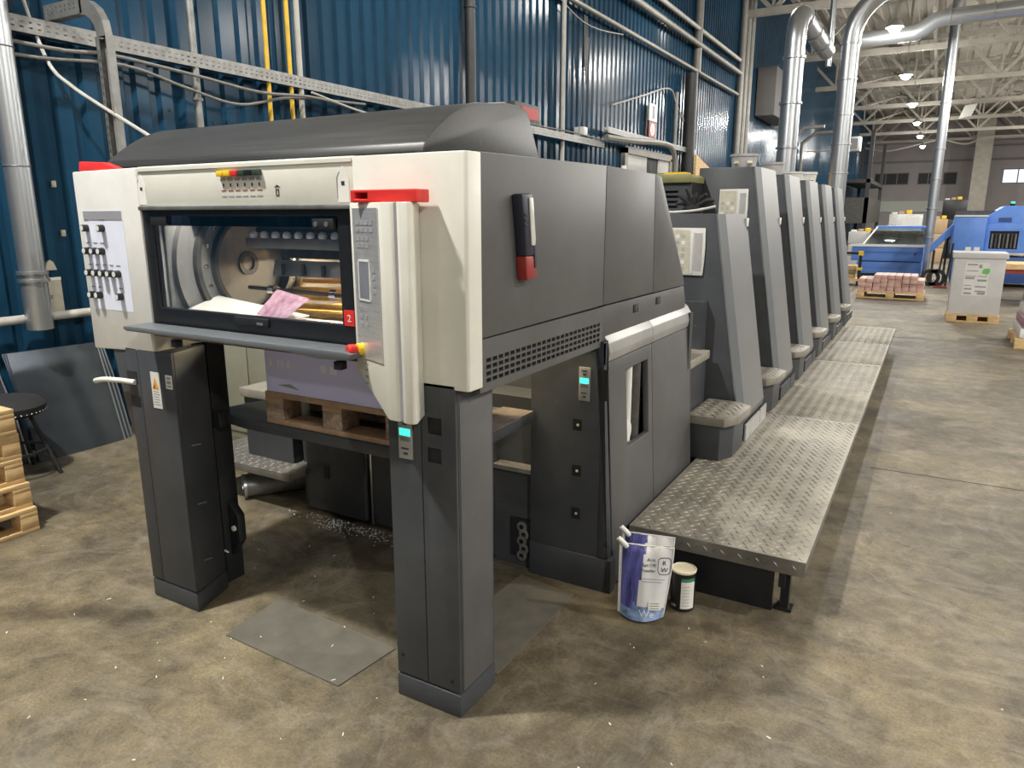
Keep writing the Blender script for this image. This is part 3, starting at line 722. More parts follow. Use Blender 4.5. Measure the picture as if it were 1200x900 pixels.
B().prism('y', [(-2.59, 1.192), (-2.58, 1.202), (-1.50, 1.202), (-1.468, 1.198), (-1.480, 1.178), (-1.60, 1.172), (-1.75, 1.182), (-2.57, 1.184)], 1.595, 1.70).done('handle_shelf', 'edge', D, .003, 40, 2)
for x in (-2.35, -1.56): B().box(x-.015, x+.015, 1.63, 1.66, 1.135, 1.162).done('shelf_stop', 'black', D, .003)
# right cream panel
B().prism('z', [(-1.523, 1.70), (-1.127, 1.70), (-1.119, 1.708), (-1.119, 1.775), (-1.523, 1.775)], 1.102, 1.772).done('front_panel', 'cream', D, .003)
# control column with keypad
cc = B()
plan = [(-1.522, 1.697), (-1.518, 1.675), (-1.340, 1.600), (-1.328, 1.595), (-1.300, 1.594), (-1.290, 1.600), (-1.290, 1.697)]
cc.prism('z', plan, 1.05, 1.637)
for i, v in enumerate(cc.v):       # lower edge cut away towards the window side
    x, y_, z = v
    if z < 1.1: cc.v[i] = (x, y_, 1.015 + max(0, (-1.340-x))*.70)
cc = cc.done('control_column', 'cream', D, .004)
B().prism('z', [(-1.284, 1.600), (-1.270, 1.596), (-1.247, 1.600), (-1.240, 1.610), (-1.280, 1.70), (-1.290, 1.70)], 1.012, 1.637).done('column_side_strip', 'cream', cc, .003)
B().box(-1.291, -1.282, 1.599, 1.66, 1.02, 1.635).done('column_seam', 'printg', cc)
kd = Vector((-1.340+1.518, 1.600-1.675, 0)).normalized(); kn = Vector((kd.y, -kd.x, 0)); k0 = Vector((-1.518, 1.675, 0))
def kp(s, z, d=.0): 
    p = k0 + kd*s + kn*d; return (p.x, p.y, z)
def kbox(s0, s1, z0, z1, d0, d1):
    b = B(); b.hexa([kp(s0,z0,d0), kp(s1,z0,d0), kp(s1,z0,d1), kp(s0,z0,d1), kp(s0,z1,d0), kp(s1,z1,d0), kp(s1,z1,d1), kp(s0,z1,d1)]); return b
kpn = kbox(.022, .180, 1.18, 1.622, -.001, .003).done('keypad_panel', 'metalpanel', cc)
kbox(.055, .120, 1.36, 1.47, .002, .005).done('keypad_screen', 'screen', kpn)
for (a, b, c, d) in ((.050, .125, 1.355, 1.36), (.050, .125, 1.47, 1.475), (.050, .055, 1.355, 1.475), (.120, .125, 1.355, 1.475)):
    kbox(a, b, c, d, .002, .006).done('screen_bezel', 'white', kpn)
for r_, (z, n) in enumerate(((1.575, 4), (1.555, 4), (1.53, 3), (1.51, 3), (1.325, 2), (1.30, 2), (1.275, 2))):
    for k in range(n):
        kbox(.048+.028*k, .066+.028*k, z, z+.012, .0025, .0045).done('keypad_key', 'printg', kpn)
for z in (1.38, 1.40, 1.42, 1.44): kbox(.138, .154, z, z+.012, .0025, .0045).done('keypad_key', 'printg', kpn)
es_ = B().cyl(kp(.045, 1.205, .0), kp(.045, 1.205, .02), .020, .018, 16).done('stop_collar', 'yel', cc)
p0 = kp(.045, 1.205, .02)
B().tube([p0, kp(.045, 1.205, .03), kp(.045, 1.205, .045), kp(.045, 1.205, .05)], .02, 16, True, [.012, .019, .019, .014]).done('stop_button', 'red', es_)
for z in (1.16, 1.14, 1.12, 1.10): kbox(.060, .076, z, z+.006, -.001, .002).done('worn_mark', 'printg', cc)
# red handles on the control boxes
rh = B().plate('y', 1.625, .06, -1.468, -1.232, 1.637, 1.672, [(-1.452, -1.405, 1.647, 1.664)]).done('red_handle', 'red', D, .003)
B().box(-1.452, -1.405, 1.66, 1.685, 1.647, 1.664).done('handle_slot', 'dred', rh)
B().prism('y', [(-2.955, 1.772), (-2.70, 1.772), (-2.80, 1.80), (-2.945, 1.808)], 1.72, 1.76).done('red_handle', 'red', D, .004)
# display on the right pillar
def lcd_panel(x0, x1, y, z0, z1, par):
    p = B().box(x0, x1, y-.006, y, z0, z1).done('display_plate', 'silver', par, .002)
    h = z1-z0
    B().box(x0+.006, x1-.006, y-.0075, y-.006, z0+.52*h, z0+.68*h).done('lcd_screen', 'lcd', p)
    B().box(x0+.010, x1-.008, y-.0075, y-.006, z0+.40*h, z0+.48*h).done('lcd_label', 'galvd', p)
    for (a, b) in ((.88, .91), (.22, .25)): B().box(x0+.012, x1-.014, y-.0075, y-.006, z0+a*h, z0+b*h).done('arrow_mark', 'print', p)
    for (a, b) in ((.76, .81), (.10, .15)): B().box(x0+.02, x1-.018, y-.0075, y-.006, z0+a*h, z0+b*h).done('arrow_mark', 'print', p)
lcd_panel(-1.382, -1.328, 1.70, .862, 1.008, D)
# side panels (slanted rear edge)
def side_x(z): return -1.130
pa = [(1.775, 1.775), (2.697, 1.789), (2.697, 1.250), (1.775, 1.246)]
S1 = B().prism('x', pa, -1.20, -1.128).done('side_panel', 'grey', D, .003)
B().prism('x', [(2.702, 1.789), (3.265, 1.783), (3.30, 1.248), (2.702, 1.250)], -1.20, -1.128).done('side_panel', 'grey', D, .003)
B().prism('x', [(3.270, 1.783), (3.351, 1.776), (3.765, 1.300), (3.80, 1.243), (3.305, 1.246)], -1.20, -1.128).done('side_panel', 'grey', D, .003)
hol = [(1.81+.87*k/24, 1.81+.87*(k+.78)/24, 1.108+.0205*j, 1.108+.0205*j+.013) for k in range(24) for j in range(4)]
gr = B().plate('x', -1.132, .0035, 1.775, 2.697, 1.082, 1.243, hol).done('vent_strip', 'grey', D)
B().box(-1.19, -1.1325, 1.775, 2.697, 1.082, 1.09).done('vent_bottom', 'grey', gr)
B().box(-1.16, -1.150, 1.78, 2.69, 1.09, 1.243).done('vent_backing', 'void', gr)
B().prism('x', [(2.702, 1.243), (3.80, 1.238), (3.84, 1.158), (3.83, 1.09), (2.702, 1.09)], -1.2, -1.131).done('latch_strip', 'grey', D, .002)
for (yy, z) in ((3.08, 1.198), (3.385, 1.203)):
    l_ = B().box(-1.131, -1.1275, yy-.03, yy+.03, z-.018, z+.018).done('latch', 'void', D, .001)
    B().box(-1.1275, -1.126, yy-.012, yy+.004, z-.012, z+.012).done('latch_tongue', 'machine', l_)
# torso
bd = B()
bd.box(-2.95, -1.20, 1.86, 1.90, 1.60, 1.772)
bd.box(-2.95, -1.20, 1.775, 3.40, 1.762, 1.772)
bd.box(-2.95, -2.90, 1.86, 3.88, 1.07, 1.772)
bd.box(-2.95, -1.20, 2.95, 3.0, .80, 1.772)
bd.box(-2.95, -1.45, 2.78, 3.88, 0, .80)
bd.box(-2.95, -1.20, 3.0, 3.80, .8, 1.24)
bd.box(-1.45, -1.16, 2.72, 3.85, 0, 1.09)
bd.done('frame_body', 'dark', D)
B().prism('x', [(3.351, 1.776), (3.80, 1.24), (3.0, 1.24), (3.0, 1.77)], -2.95, -1.2005).done('rear_slope', 'grey', D)
# hood
hp = [(1.82, 1.785), (1.835, 1.815)]
for k in range(9):
    a = k/8; hp.append((1.85+.33*a, 1.825+.142*math.sin(a*PI/2)**.9))
hp += [(2.30, 1.985), (2.42, 1.985), (2.47, 1.975), (2.585, 1.785)]
B().prism('x', hp, -2.945, -1.352).done('hood', 'hood', D, .006, 30)
B().box(-2.94, -1.36, 1.80, 2.59, 1.772, 1.787).done('hood_gasket', 'void', D)
# lower cabinet
def cx(z): return -1.055-.058*z
B().prism('y', [(-1.45, 0), (-1.118, 0), (-1.118, 1.10), (-1.45, 1.10)], 2.69, 2.72).done('cabinet_front', 'dark', D, .002)
lcd_panel(-1.222, -1.170, 2.69, .848, .992, D)
for z in (.74, .535, .34):
    c_ = B().box(-1.245, -1.205, 2.687, 2.69, z-.025, z+.025).done('lock_recess', 'void', D)
    B().lathe((-1.222, 2.687, z), [(.006, 0), (.006, -.003), (0, -.003)], 8, 'y').done('lock_pin', 'lid', c_)
B().prism('y', [(-1.118, .16), (cx(.16)-.004, .16), (cx(1.0)-.004, 1.0), (cx(1.0)-.03, 1.10), (-1.118, 1.10)], 2.685, 2.73).done('corner_post', 'dark', D, .004)
B().box(-1.45, -1.052, 2.683, 2.74, 0, .155).done('corner_plinth', 'dark', D, .004)
B().box(-1.112, -1.090, 2.681, 2.685, .86, .99).done('grip_slot', 'void', D)
def sideplate(y0, y1, z0, z1, hole=None):
    b = B(); b.plate('x', 0, .03, y0, y1, z0, z1, [hole] if hole else [])
    b.v = [(cx(z)-x, y_, z) for x, y_, z in b.v]; return b
sideplate(2.735, 3.27, .02, 1.01, (2.935, 3.215, .59, .945)).done('cabinet_door', 'grey', D, .003)
sideplate(3.275, 3.90, .02, 1.01).done('cabinet_door', 'grey', D, .003)
B().box(-1.45, -1.10, 3.85, 3.9, 0, 1.09).done('cabinet_back', 'dark', D)
wi = B().box(-1.44, -1.43, 2.85, 3.35, .5, 1.0).done('window_recess', 'void', D)
B().cyl((-1.15, 3.06, .58), (-1.15, 3.06, .95), .022).done('white_tube', 'white', wi)
B().cyl((-1.16, 3.16, .55), (-1.16, 3.16, .98), .035).done('dark_tube', 'machine', wi)
B().lathe((-1.14, 2.985, .65), [(0, .03), (.05, .028), (.06, .0), (.0, -.01)], 18, 'x').done('white_knob', 'white', wi)
for (y0, y1) in ((2.735, 3.27), (3.275, 3.90)):
    pp = [(-1.113, 1.013), (-1.105, 1.05), (-1.113, 1.09), (-1.135, 1.125), (-1.165, 1.145), (-1.22, 1.15), (-1.22, 1.013)]
    B().prism('y', pp, y0, y1).done('rounded_cap', 'silver', D, .003, 50)
# inner lower front of the press body
B().box(-2.845, -2.44, 2.70, 2.76, .03, .80).done('inner_panel', 'dark', D, .003)
B().box(-2.40, -1.66, 2.72, 2.76, .02, .62).done('inner_panel', 'dark', D, .003)
B().cyl((-2.42, 2.74, 0), (-2.42, 2.74, .7), .012, None, 10).done('lift_spindle', 'chrome', D)
B().box(-2.72, -2.68, 2.697, 2.70, .22, .30).done('key_slot', 'void', D)
B().box(-1.66, -1.45, 2.725, 2.76, .0, .47).done('inner_panel', 'dark', D)
B().box(-1.66, -1.45, 2.70, 2.78, .47, .485).done('ledge', 'galvd', D)
B().box(-1.57, -1.46, 2.718, 2.726, .05, .24).done('chain_opening', 'void', D)
for k in range(5): B().lathe((-1.505+.012*(k % 2), 2.715, .06+.036*k), [(.012, -.008), (.026, -.006), (.026, .006), (.012, .008)], 10, 'y').done('chain_roller', 'galvd', D)
# inside the delivery window
inn = B().box(-2.56, -2.545, 1.78, 2.94, 1.1, 1.76).done('inner_side_plate', 'ringl', D)
def ring(yc, zc, r0, r1, x0, x1, m):
    return B().lathe((0, yc, zc), [(r0, x0), (r1, x0), (r1, x1), (r0, x1), (r0, x0)], 56, 'x').done('guide_ring', m, inn)
RY, RZ = 2.14, 1.405
ring(RY, RZ, .275, .345, -2.545, -2.515, 'ringl'); ring(RY, RZ, .255, .275, -2.545, -2.49, 'machine'); ring(RY, RZ, .205, .255, -2.545, -2.50, 'ring'); ring(RY, RZ, .19, .205, -2.545, -2.47, 'machine')
B().lathe((0, RY, RZ), [(0, -2.525), (.19, -2.525), (.19, -2.545)], 40, 'x').done('hub_plate', 'ringl', inn)
B().lathe((0, RY, RZ), [(.03, -2.515), (.05, -2.515), (.05, -2.53), (.03, -2.53), (.03, -2.515)], 20, 'x').done('hub_collar', 'machine', inn)
for k in range(18):
    a = 2*PI*k/18
    B().lathe((-2.50, RY+.23*math.cos(a), RZ+.23*math.sin(a)), [(0, .01), (.009, .008), (.009, -.01)], 8, 'x').done('ring_bolt', 'chrome', inn)
gb = B().box(-2.40, -1.30, 2.03, 2.08, 1.475, 1.515).done('gripper_bar', 'ring', D, .006)
for k in range(17):
    x = -2.36+.062*k
    B().lathe((x, 2.04, 1.515), [(.013, 0), (.017, .008), (.014, .02), (.006, .026), (0, .026)], 10).done('suction_cap', 'panelwhite', gb)
B().tube([(-2.40, 2.1, 1.545), (-1.3, 2.1, 1.545)], .012, 8).done('air_pipe', 'machine', D)
bx = B().prism('x', [(2.12, 1.36), (2.20, 1.355), (2.21, 1.40), (2.14, 1.425)], -2.36, -1.30).done('air_knife', 'alub', D, .004)
for k in range(9): B().box(-2.30+.11*k, -2.285+.11*k, 2.115, 2.125, 1.365, 1.41).done('air_knife_rib', 'machine', bx)
B().box(-2.45, -1.25, 2.3, 2.34, 1.42, 1.60).done('inner_crossbar', 'machine', D)
rd = B().tube([(-2.42, 2.05, 1.315), (-1.30, 2.05, 1.295)], .008, 10).done('guide_rod', 'machine', D)
for x in (-2.28, -1.95, -1.66, -1.40): B().lathe((x, 2.05, 1.308), [(.008, -.016), (.022, -.016), (.022, .016), (.008, .016)], 14, 'x').done('rod_clamp', 'chrome', rd)
bed = B().box(-2.46, -1.30, 2.16, 2.60, 1.185, 1.19).done('dryer_bed', 'orange', D)
B().box(-1.95, -1.35, 2.10, 2.155, 1.205, 1.222).done('brown_print', 'brown', D)
for k, (z, yy, dz) in enumerate(((1.345, 2.45, .008), (1.318, 2.40, .015), (1.29, 2.34, .02), (1.262, 2.28, .02), (1.236, 2.22, .025), (1.212, 2.16, .02))):
    b = B(); b.hexa([(-2.48, yy, z-dz), (-1.3, yy, z), (-1.3, yy+.05, z), (-2.48, yy+.05, z-dz), (-2.48, yy, z-dz+.018), (-1.3, yy, z+.018), (-1.3, yy+.05, z+.018), (-2.48, yy+.05, z-dz+.018)])
    b.done('sheet_guide_bar', 'orange', D, .003)
B().box(-2.43, -1.33, 2.60, 2.64, 1.445, 1.46).done('inner_glow_strip', 'lamp', D)
ld = bpy.data.lights.new('inner_light', 'AREA'); ld.shape = 'RECTANGLE'; ld.size = 1.1; ld.size_y = .04; ld.energy = 15; ld.color = (1, .78, .45)
lo = bpy.data.objects.new('inner_light', ld); COL.objects.link(lo); lo.parent = D; lo.location = (-1.88+2.0, 2.62-2.2, 1.44); lo.rotation_euler = (math.radians(-25), 0, 0)

B().box(-2.50, -1.55, 1.80, 1.83, 1.735, 1.757).done('inner_glow_strip', 'lamp', D)  # added glowing strip and fill light, only to brighten the window interior
ld = bpy.data.lights.new('added_fill_light', 'AREA'); ld.shape = 'RECTANGLE'; ld.size = .95; ld.size_y = .03; ld.energy = 4.5; ld.color = (1, .97, .92)
lo = bpy.data.objects.new('added_fill_light', ld); COL.objects.link(lo); lo.parent = D; lo.location = (-2.025+2.0, 1.815-2.2, 1.73); lo.rotation_euler = (math.radians(30), 0, 0)
# ---- paper pile and pallet on the lift
def pallet_parts(name, label, group, loc, lx=1.2, ly=.8, h=.144, m='wood', mb='wood', bk=.145):
    """built at world origin frame: x 0..lx, y 0..ly"""
    t = thing(name, label, 'pallet', (0, 0, 0), group)
    k = h/.144
    for i in range(5):
        w_ = .145 if i % 2 == 0 else .10
        y0 = [0, .2, .328, .5, ly-.145][i] if ly == .8 else (ly-.12)*i/4
        w_ = w_ if ly == .8 else .12
        B().box(0, lx, y0, y0+w_, h-.022, h).done('deck_board', m, t, .002)
    for i in range(3):
        x0 = [0, lx/2-bk/2, lx-bk][i]
        B().box(x0, x0+bk, 0, ly, h-.044, h-.022).done('stringer_board', m, t, .002)
        for j in range(3):
            yb = [0, ly/2-.05, ly-.1][j]
            B().box(x0, x0+bk, yb, yb+.1, .022, h-.044).done('block', mb, t, .003)
    for j in range(3):
        yb = [0, ly/2-.05, ly-.1][j]
        B().box(0, lx, yb, yb+.1, 0, .022).done('base_board', m, t, .002)
    t.location = loc
    return t
pallet_parts('wooden_pallet', 'old brown pallet on the lift under the pale paper pile', None, (-2.315, 1.995, .768), .73, .55, .135, 'woodo', 'chip', .10)
B().box(-1.585, -1.432, 2.02, 2.68, .7665, .774).done('dusty_board', 'dusty', D)
t = thing('paper_pile', 'pale lilac pile of paper sheets on the lifted pallet', 'paper', (-1.8, 2.3, .904))
B().box(-2.305, -1.60, 2.0, 2.53, .904, 1.13).done('sheets', 'paper', t)
for k, x in enumerate((-2.28, -2.235, -2.215, -2.18, -2.0, -1.985, -1.95, -1.93, -1.76, -1.73)):
    B().box(x, x+.012, 1.9985, 2.0, 1.01, 1.04).done('edge_mark', 'panelwhite', t)
B().prism('y', [(-2.24, .935), (-2.12, .925), (-2.17, .945)], 1.9985, 2.0).done('edge_mark', 'printg', t)
# ---- sheets on the delivery ledge behind the glass
B().box(-2.50, -1.58, 1.76, 1.98, 1.20, 1.222).done('inner_ledge', 'sheet', D)
b = B(); b.hexa([(-2.50, 1.77, 1.223), (-2.0, 1.77, 1.223), (-2.0, 1.96, 1.235), (-2.50, 1.96, 1.245), (-2.50, 1.77, 1.235), (-2.0, 1.77, 1.226), (-2.0, 1.96, 1.238), (-2.50, 1.96, 1.285)])
top(b, 'waste_sheets', 'sheet', 'crumpled white waste sheets on the ledge behind the guard glass', 'paper', (-2.3, 1.85, 1.223))
b = B(); b.hexa([(-2.5, 1.762, 1.223), (-2.12, 1.762, 1.223), (-2.12, 1.768, 1.223), (-2.5, 1.768, 1.223), (-2.5, 1.762, 1.25), (-2.12, 1.762, 1.242), (-2.12, 1.768, 1.242), (-2.5, 1.768, 1.25)])
top(b, 'printed_sheet', 'bluprint', 'blue and pink printed sheet edge against the guard glass', 'paper', (-2.3, 1.765, 1.223))
t = thing('printed_sheet', 'pink printed leaflet propped on the white sheets behind glass', 'paper', (-2.05, 1.9, 1.24))
b = B(); b.hexa([(-2.17, 1.86, 1.242), (-1.97, 1.80, 1.24), (-1.965, 1.803, 1.24), (-2.165, 1.863, 1.242), (-2.13, 1.93, 1.33), (-1.92, 1.88, 1.312), (-1.915, 1.883, 1.312), (-2.125, 1.933, 1.33)])
b.done('leaflet', 'pink', t)

# ------------------------------------------------------------------ printing towers
PIT = 1.165
def tower(k, y0, ztop, label, panel):
    y1 = y0+.65
    t = thing('printing_unit', label, 'printing press', (-2.0, y0, 0), 'sections of the printing press')
    def xo(z): return -1.100+(1.615-z)*.165
    # dark body
    xl = -2.9 if k == 0 else -1.578
    B().prism('y', [(xl, .25), (xo(.25)-.030, .25), (xo(ztop)-.030, ztop), (xl, ztop)], y0, y1+.02).done('body', 'dark', t, .003)
    B().prism('y', [(-2.9, 0), (-1.1, 0), (-1.1, .25), (-1.45, 1.58), (-2.9, 1.58)] if k else [(-2.9, 0), (-1.15, 0), (-1.15, 1.1), (-2.9, 1.1)], y0-.1 if k == 0 else y0-(PIT-.67)-.0, y1).done('core', 'dark', t)
    # light side cover: front bevel + main face
    b = B(); zs = [.325, .345, .39, ztop]; ins = [.045, .016, 0, 0]
    rings = []
    for z, i_ in zip(zs, ins):
        x_ = xo(z)-i_
        rings.append([(x_-.034, y0-.002, z), (x_-.024, y0-.004, z), (x_, y0+.085, z), (x_, y1-.012, z), (x_-.012, y1, z), (x_-.075, y1, z)])
    for a, c in zip(rings, rings[1:]):
        for i in range(6):
            j = (i+1) % 6; b.mat(1 if i == 1 else 0).quad(a[i], a[j], c[j], c[i])
    b.mat(0).quad(*rings[0]); b.quad(*rings[-1])
    cv = b.done('side_cover', ['cover', 'edge'], t, 0, 12)
    # latch near the upper back edge
    z = 1.56; x = xo(z)
    l_ = B().box(x-.004, x+.012, y1-.07, y1-.015, z-.028, z+.026).done('cover_latch', 'white', cv, .005)
    B().box(x-.0, x+.009, y1-.045, y1-.025, z-.06, z-.03).done('latch_mark', 'print', cv)
    # kick plate with vents
    hol = [(y0+.42, y0+.455, .27+.018*j, .281+.018*j) for j in range(5)]
    kb = B().plate('x', -.885, .01, y0+.02, y0+.64, .252, .345, hol).done('kick_plate', 'tub' if k == 0 else 'dark', t)
    B().box(-1.1, -.886, y0+.03, y1-.01, .251, .34).done('kick_core', 'void', t)
    # steps
    dy = y0-4.38
    so_ = [(-1.112, 3.93+dy), (-.90, 3.93+dy), (-.846, 4.04+dy), (-.836, 4.31+dy), (-.93, 4.372+dy), (-1.112, 4.372+dy)]
    s_ = B().prism('z', so_, .452, .503).done('step', 'tread', t, .006)
    tb = B()
    for i in range(8):
        for j in range(12):
            px, py = -1.10+.035*i+(.0175 if j % 2 else 0), 3.95+dy+.034*j
            if px > -.92 and (py < 4.02+dy or py > 4.3+dy): continue
            if px > -.87: continue
            tread_bar(tb, px, py, .503, (i+j) % 2)
    o = tb.done('tread_pattern', 'tread', s_); o['kind'] = 'stuff'
    B().prism('z', [(-1.11, 3.945+dy), (-1.02, 3.935+dy), (-.925, 3.945+dy), (-.875, 4.06+dy), (-.87, 4.29+dy), (-.94, 4.36+dy), (-1.11, 4.36+dy)], .251, .452).done('step_riser', 'dark', t, .003)
    B().box(-1.45, -1.10, 3.905+dy, 4.31+dy, .765, .815).done('step', 'tread', t, .006)
    B().box(-1.45, -1.12, 3.915+dy, 4.30+dy, .25, .765).done('step_riser', 'dark', t)
    # control panel on the dark face
    if panel:
        a, c, z0, z1 = panel
        w_ = c-a
        curve = [(a, z0), (c-.008, z0), (c-.002, z0+.3*(z1-z0)), (c, z0+.6*(z1-z0)), (c-.003, z1), (a, z1)]
        fr = B().prism('y', curve, y0-.016, y0-.002).done('control_panel', 'creamc', t, .003)
        B().box(a+.008, a+.60*w_, y0-.018, y0-.015, z0+.008, z1-.012).done('key_field', 'ink', fr)
        for i in range(3):
            for j in range(6):
                B().box(a+.018+.035*i, a+.040+.035*i, y0-.020, y0-.0175, z0+.03+.038*j, z0+.052+.038*j).done('panel_key', 'tub' if (i+j) % 3 else 'sheet', fr)
        B().box(a+.64*w_, a+.70*w_, y0-.022, y0-.015, z0+.01, z1-.012).done('panel_rib', 'white', fr, .002)
        B().box(a+.72*w_, a+.93*w_, y0-.0175, y0-.015, z0+.03, z1-.03).done('grip_dish', 'tub', fr)
    return t
def tread_bar(b, x, y, z, d, L=.0165, w=.0055, h=.003):
    s = .7071; u = (s, s) if d else (s, -s); n = (-u[1], u[0])
    p = [(x-u[0]*L, y-u[1]*L, z), (x+n[0]*w, y+n[1]*w, z), (x+u[0]*L, y+u[1]*L, z), (x-n[0]*w, y-n[1]*w, z)]
    q = [(x-u[0]*L*.45, y-u[1]*L*.45, z+h), (x+u[0]*L*.45, y+u[1]*L*.45, z+h)]
    k = len(b.v); b.v += p+q
    for f in ((0, 4, 5, 1), (1, 5, 2), (2, 5, 4, 3), (3, 4, 0)): pass
    for f in ((k, k+3, k+4), (k, k+4, k+1), (k+1, k+4, k+5), (k+1, k+5, k+2), (k+2, k+5, k+3), (k+3, k+5, k+4)):
        b.f.append(list(f)); b.fm.append(b.mi)
for k in range(6):
    ztop = 1.612 if k == 0 else 1.945
    lab = ['short grey printing tower nearest the delivery, with black gloves on top', 'first tall grey printing tower, carrying a pale tub on top',
           'second of the tall grey printing towers', 'third of the tall grey printing towers', 'fourth of the tall grey printing towers', 'last and farthest of the tall grey printing towers'][k]
    pn = (-1.415, -1.184, 1.25, 1.53) if k == 0 else ((-1.415, -1.208, 1.46, 1.79) if k == 1 else None)
    tower(k, 4.38+PIT*k, ztop, lab, pn)

# ------------------------------------------------------------------ walkway
def walkway(y0, y1, label, first=False):
    x0, x1, zt = -1.048, -.302, .25
    t = thing('walkway_platform', label, 'platform', ((x0+x1)/2, (y0+y1)/2, 0), 'walkway sections')
    d = B().box(x0, x1, y0, y1, zt-.005, zt).done('deck_plate', 'tread', t, .002)
    B().box(x1-.005, x1, y0, y1, zt-.045, zt-.004).done('edge_lip', 'treadd', d)
    tb = B(); ny = int((y1-y0-.02)/.034); nx = 21
    for j in range(ny):
        for i in range(nx):
            px = x0+.02+.035*i+(.0175 if j % 2 else 0); py = y0+.02+.034*j
            if px < x1-.012: tread_bar(tb, px, py, zt, (i+j) % 2)
    o = tb.done('tread_pattern', 'tread', d); o['kind'] = 'stuff'
    if first:
        B().box(x0, x1, y0-.004, y0, zt-.066, zt-.001).done('edge_lip', 'treadd', d)
        tb = B()
        for i in range(20):
            tread_bar(tb, x0+.02+.036*i, -(zt-.033), y0-.004, i % 2)
        tb.v = [(x, 2*(y0-.004)-z, -y_) for x, y_, z in tb.v]
        o = tb.done('tread_pattern', 'treadd', d); o['kind'] = 'stuff'
        B().box(x0+.005, -.42, y0+.012, y0+.03, .0, zt-.02).done('front_skirt', 'black', t)
    for yy in [y0+.06+k*(y1-y0-.12)/max(1, int((y1-y0)/.9)) for k in range(int((y1-y0)/.9)+1)]:
        lg = B().box(-.395, -.36, yy-.018, yy+.018, 0, zt-.01).done('leg', 'black', t)
        B().box(-.41, -.345, yy-.03, yy+.03, 0, .012).done('foot', 'black', lg)
        B().box(x0, x0+.035, yy-.018, yy+.018, 0, zt-.01).done('leg', 'black', t)
        B().box(x1-.06, x1-.006, yy-.014, yy+.014, zt-.09, zt-.04).done('edge_bracket', 'black', t)
    B().box(-.40, -.375, y0, y1, .12, zt-.006).done('side_rail', 'black', t)
walkway(2.885, 5.165, 'nearest chequer plate walkway section with a black front skirt', True)
walkway(5.172, 7.40, 'second chequer plate walkway section along the towers')
walkway(7.407, 8.69, 'third chequer plate walkway section along the towers')
walkway(8.697, 10.0, 'farthest chequer plate walkway section along the towers')

# ------------------------------------------------------------------ things on and around the press
# magnetic work lamp on the side panel
t = thing('work_torch', 'navy and red work torch clinging to the grey side panel', 'torch', (-1.126, 2.03, 1.40))
b = B(); zs = [(1.47, .030), (1.52, .031), (1.60, .033), (1.655, .033), (1.668, .026)]
b.hexa([(-1.128, 1.99, 1.47), (-1.085, 1.99, 1.47), (-1.085, 2.055, 1.47), (-1.128, 2.055, 1.47), (-1.128, 1.935, 1.665), (-1.085, 1.935, 1.665), (-1.085, 2.01, 1.665), (-1.128, 2.01, 1.665)])
b.v = [(x, 1.965 + (yv-1.965)*.9 + (.04 if z < 1.5 else .0), z) for x, yv, z in b.v]
tb_ = B().prism('x', [(1.955, 1.665), (2.025, 1.668), (2.045, 1.56), (2.055, 1.478), (1.985, 1.478), (1.975, 1.56)], -1.128, -1.088).done('torch_body', 'torch', t, .008)
B().prism('x', [(1.985, 1.478), (2.055, 1.478), (2.062, 1.408), (1.995, 1.403)], -1.128, -1.09).done('torch_base', 'dred', t, .006)
B().prism('x', [(2.033, 1.51), (2.045, 1.50), (2.052, 1.44), (2.04, 1.44)], -1.0905, -1.087).done('battery_cover', 'torch', t)
B().prism('x', [(1.995, 1.655), (2.018, 1.655), (2.038, 1.53), (2.035, 1.51), (2.012, 1.51)], -1.089, -1.083).done('torch_lens', 'lens', t, .003)
for z in (1.60, 1.585, 1.57): B().box(-1.0885, -1.086, 1.972, 1.99, z, z+.005).done('grip_rib', 'black', t)
# gloves, hose, sticks on the short tower
t = thing('work_glove', 'black rubber glove lying fingers up on the short tower', 'glove', (-1.4, 4.75, 1.612))
b = B(); b.lathe((-1.37, 4.72, 1.635), [(0, -.023), (.06, -.02), (.07, .01), (.045, .03), (0, .04)], 12).done('palm', 'glove', t)
for k in range(6):
    a = -1.3+.5*k; l = .11+.02*(k % 3)
    B().tube([(-1.37, 4.72, 1.64), (-1.37+.6*l*math.sin(a), 4.72-.02*(k % 2), 1.67+.4*l*math.cos(a)), (-1.37+l*math.sin(a), 4.70, 1.65+.85*l*abs(math.cos(a)))], .015, 8, True, [.02, .017, .009]).done('finger', 'glove', t)
cab = lambda pts, r, m, lab: top(B().tube(smoothpath(pts), r, 8), 'hose', m, lab, 'hose', tuple(pts[0]), 'hoses on the short tower')
cab([(-1.95, 4.45, 1.63), (-1.7, 4.42, 1.645), (-1.5, 4.46, 1.622), (-1.3, 4.47, 1.63), (-1.17, 4.5, 1.655)], .008, 'white_pipe', 'pale hose trailing over the short tower edge')
cab([(-1.9, 4.48, 1.66), (-1.68, 4.46, 1.65), (-1.52, 4.52, 1.622), (-1.42, 4.60, 1.622)], .008, 'hose', 'turquoise hose coiled on the short tower')
t = thing('compressor', 'olive topped unit with a dark louvred front behind the short tower', 'compressor', (-1.8, 5.4, 1.58))
bq = B().plate('y', 5.25, .02, -2.3, -1.545, 1.58, 1.83, [(-2.2+.06*0, -1.64, 1.62+.035*j, 1.637+.035*j) for j in range(5)]).done('louvre_front', 'dark', t)
B().box(-2.3, -1.545, 5.28, 5.53, 1.58, 1.83).done('housing', 'void', t)
B().prism('y', [(-2.32, 1.83), (-1.535, 1.83), (-1.535, 1.872), (-1.56, 1.89), (-2.32, 1.89)], 5.22, 5.54).done('cover', 'olive', t, .006)
B().box(-1.75, -1.60, 5.26, 5.40, 1.89, 1.905).done('filler_strip', 'yel', t)
for k in range(2): B().box(-1.98+.13*k, -1.88+.13*k, 5.24, 5.42, 1.89, 1.90).done('cover_rib', 'olive', t)
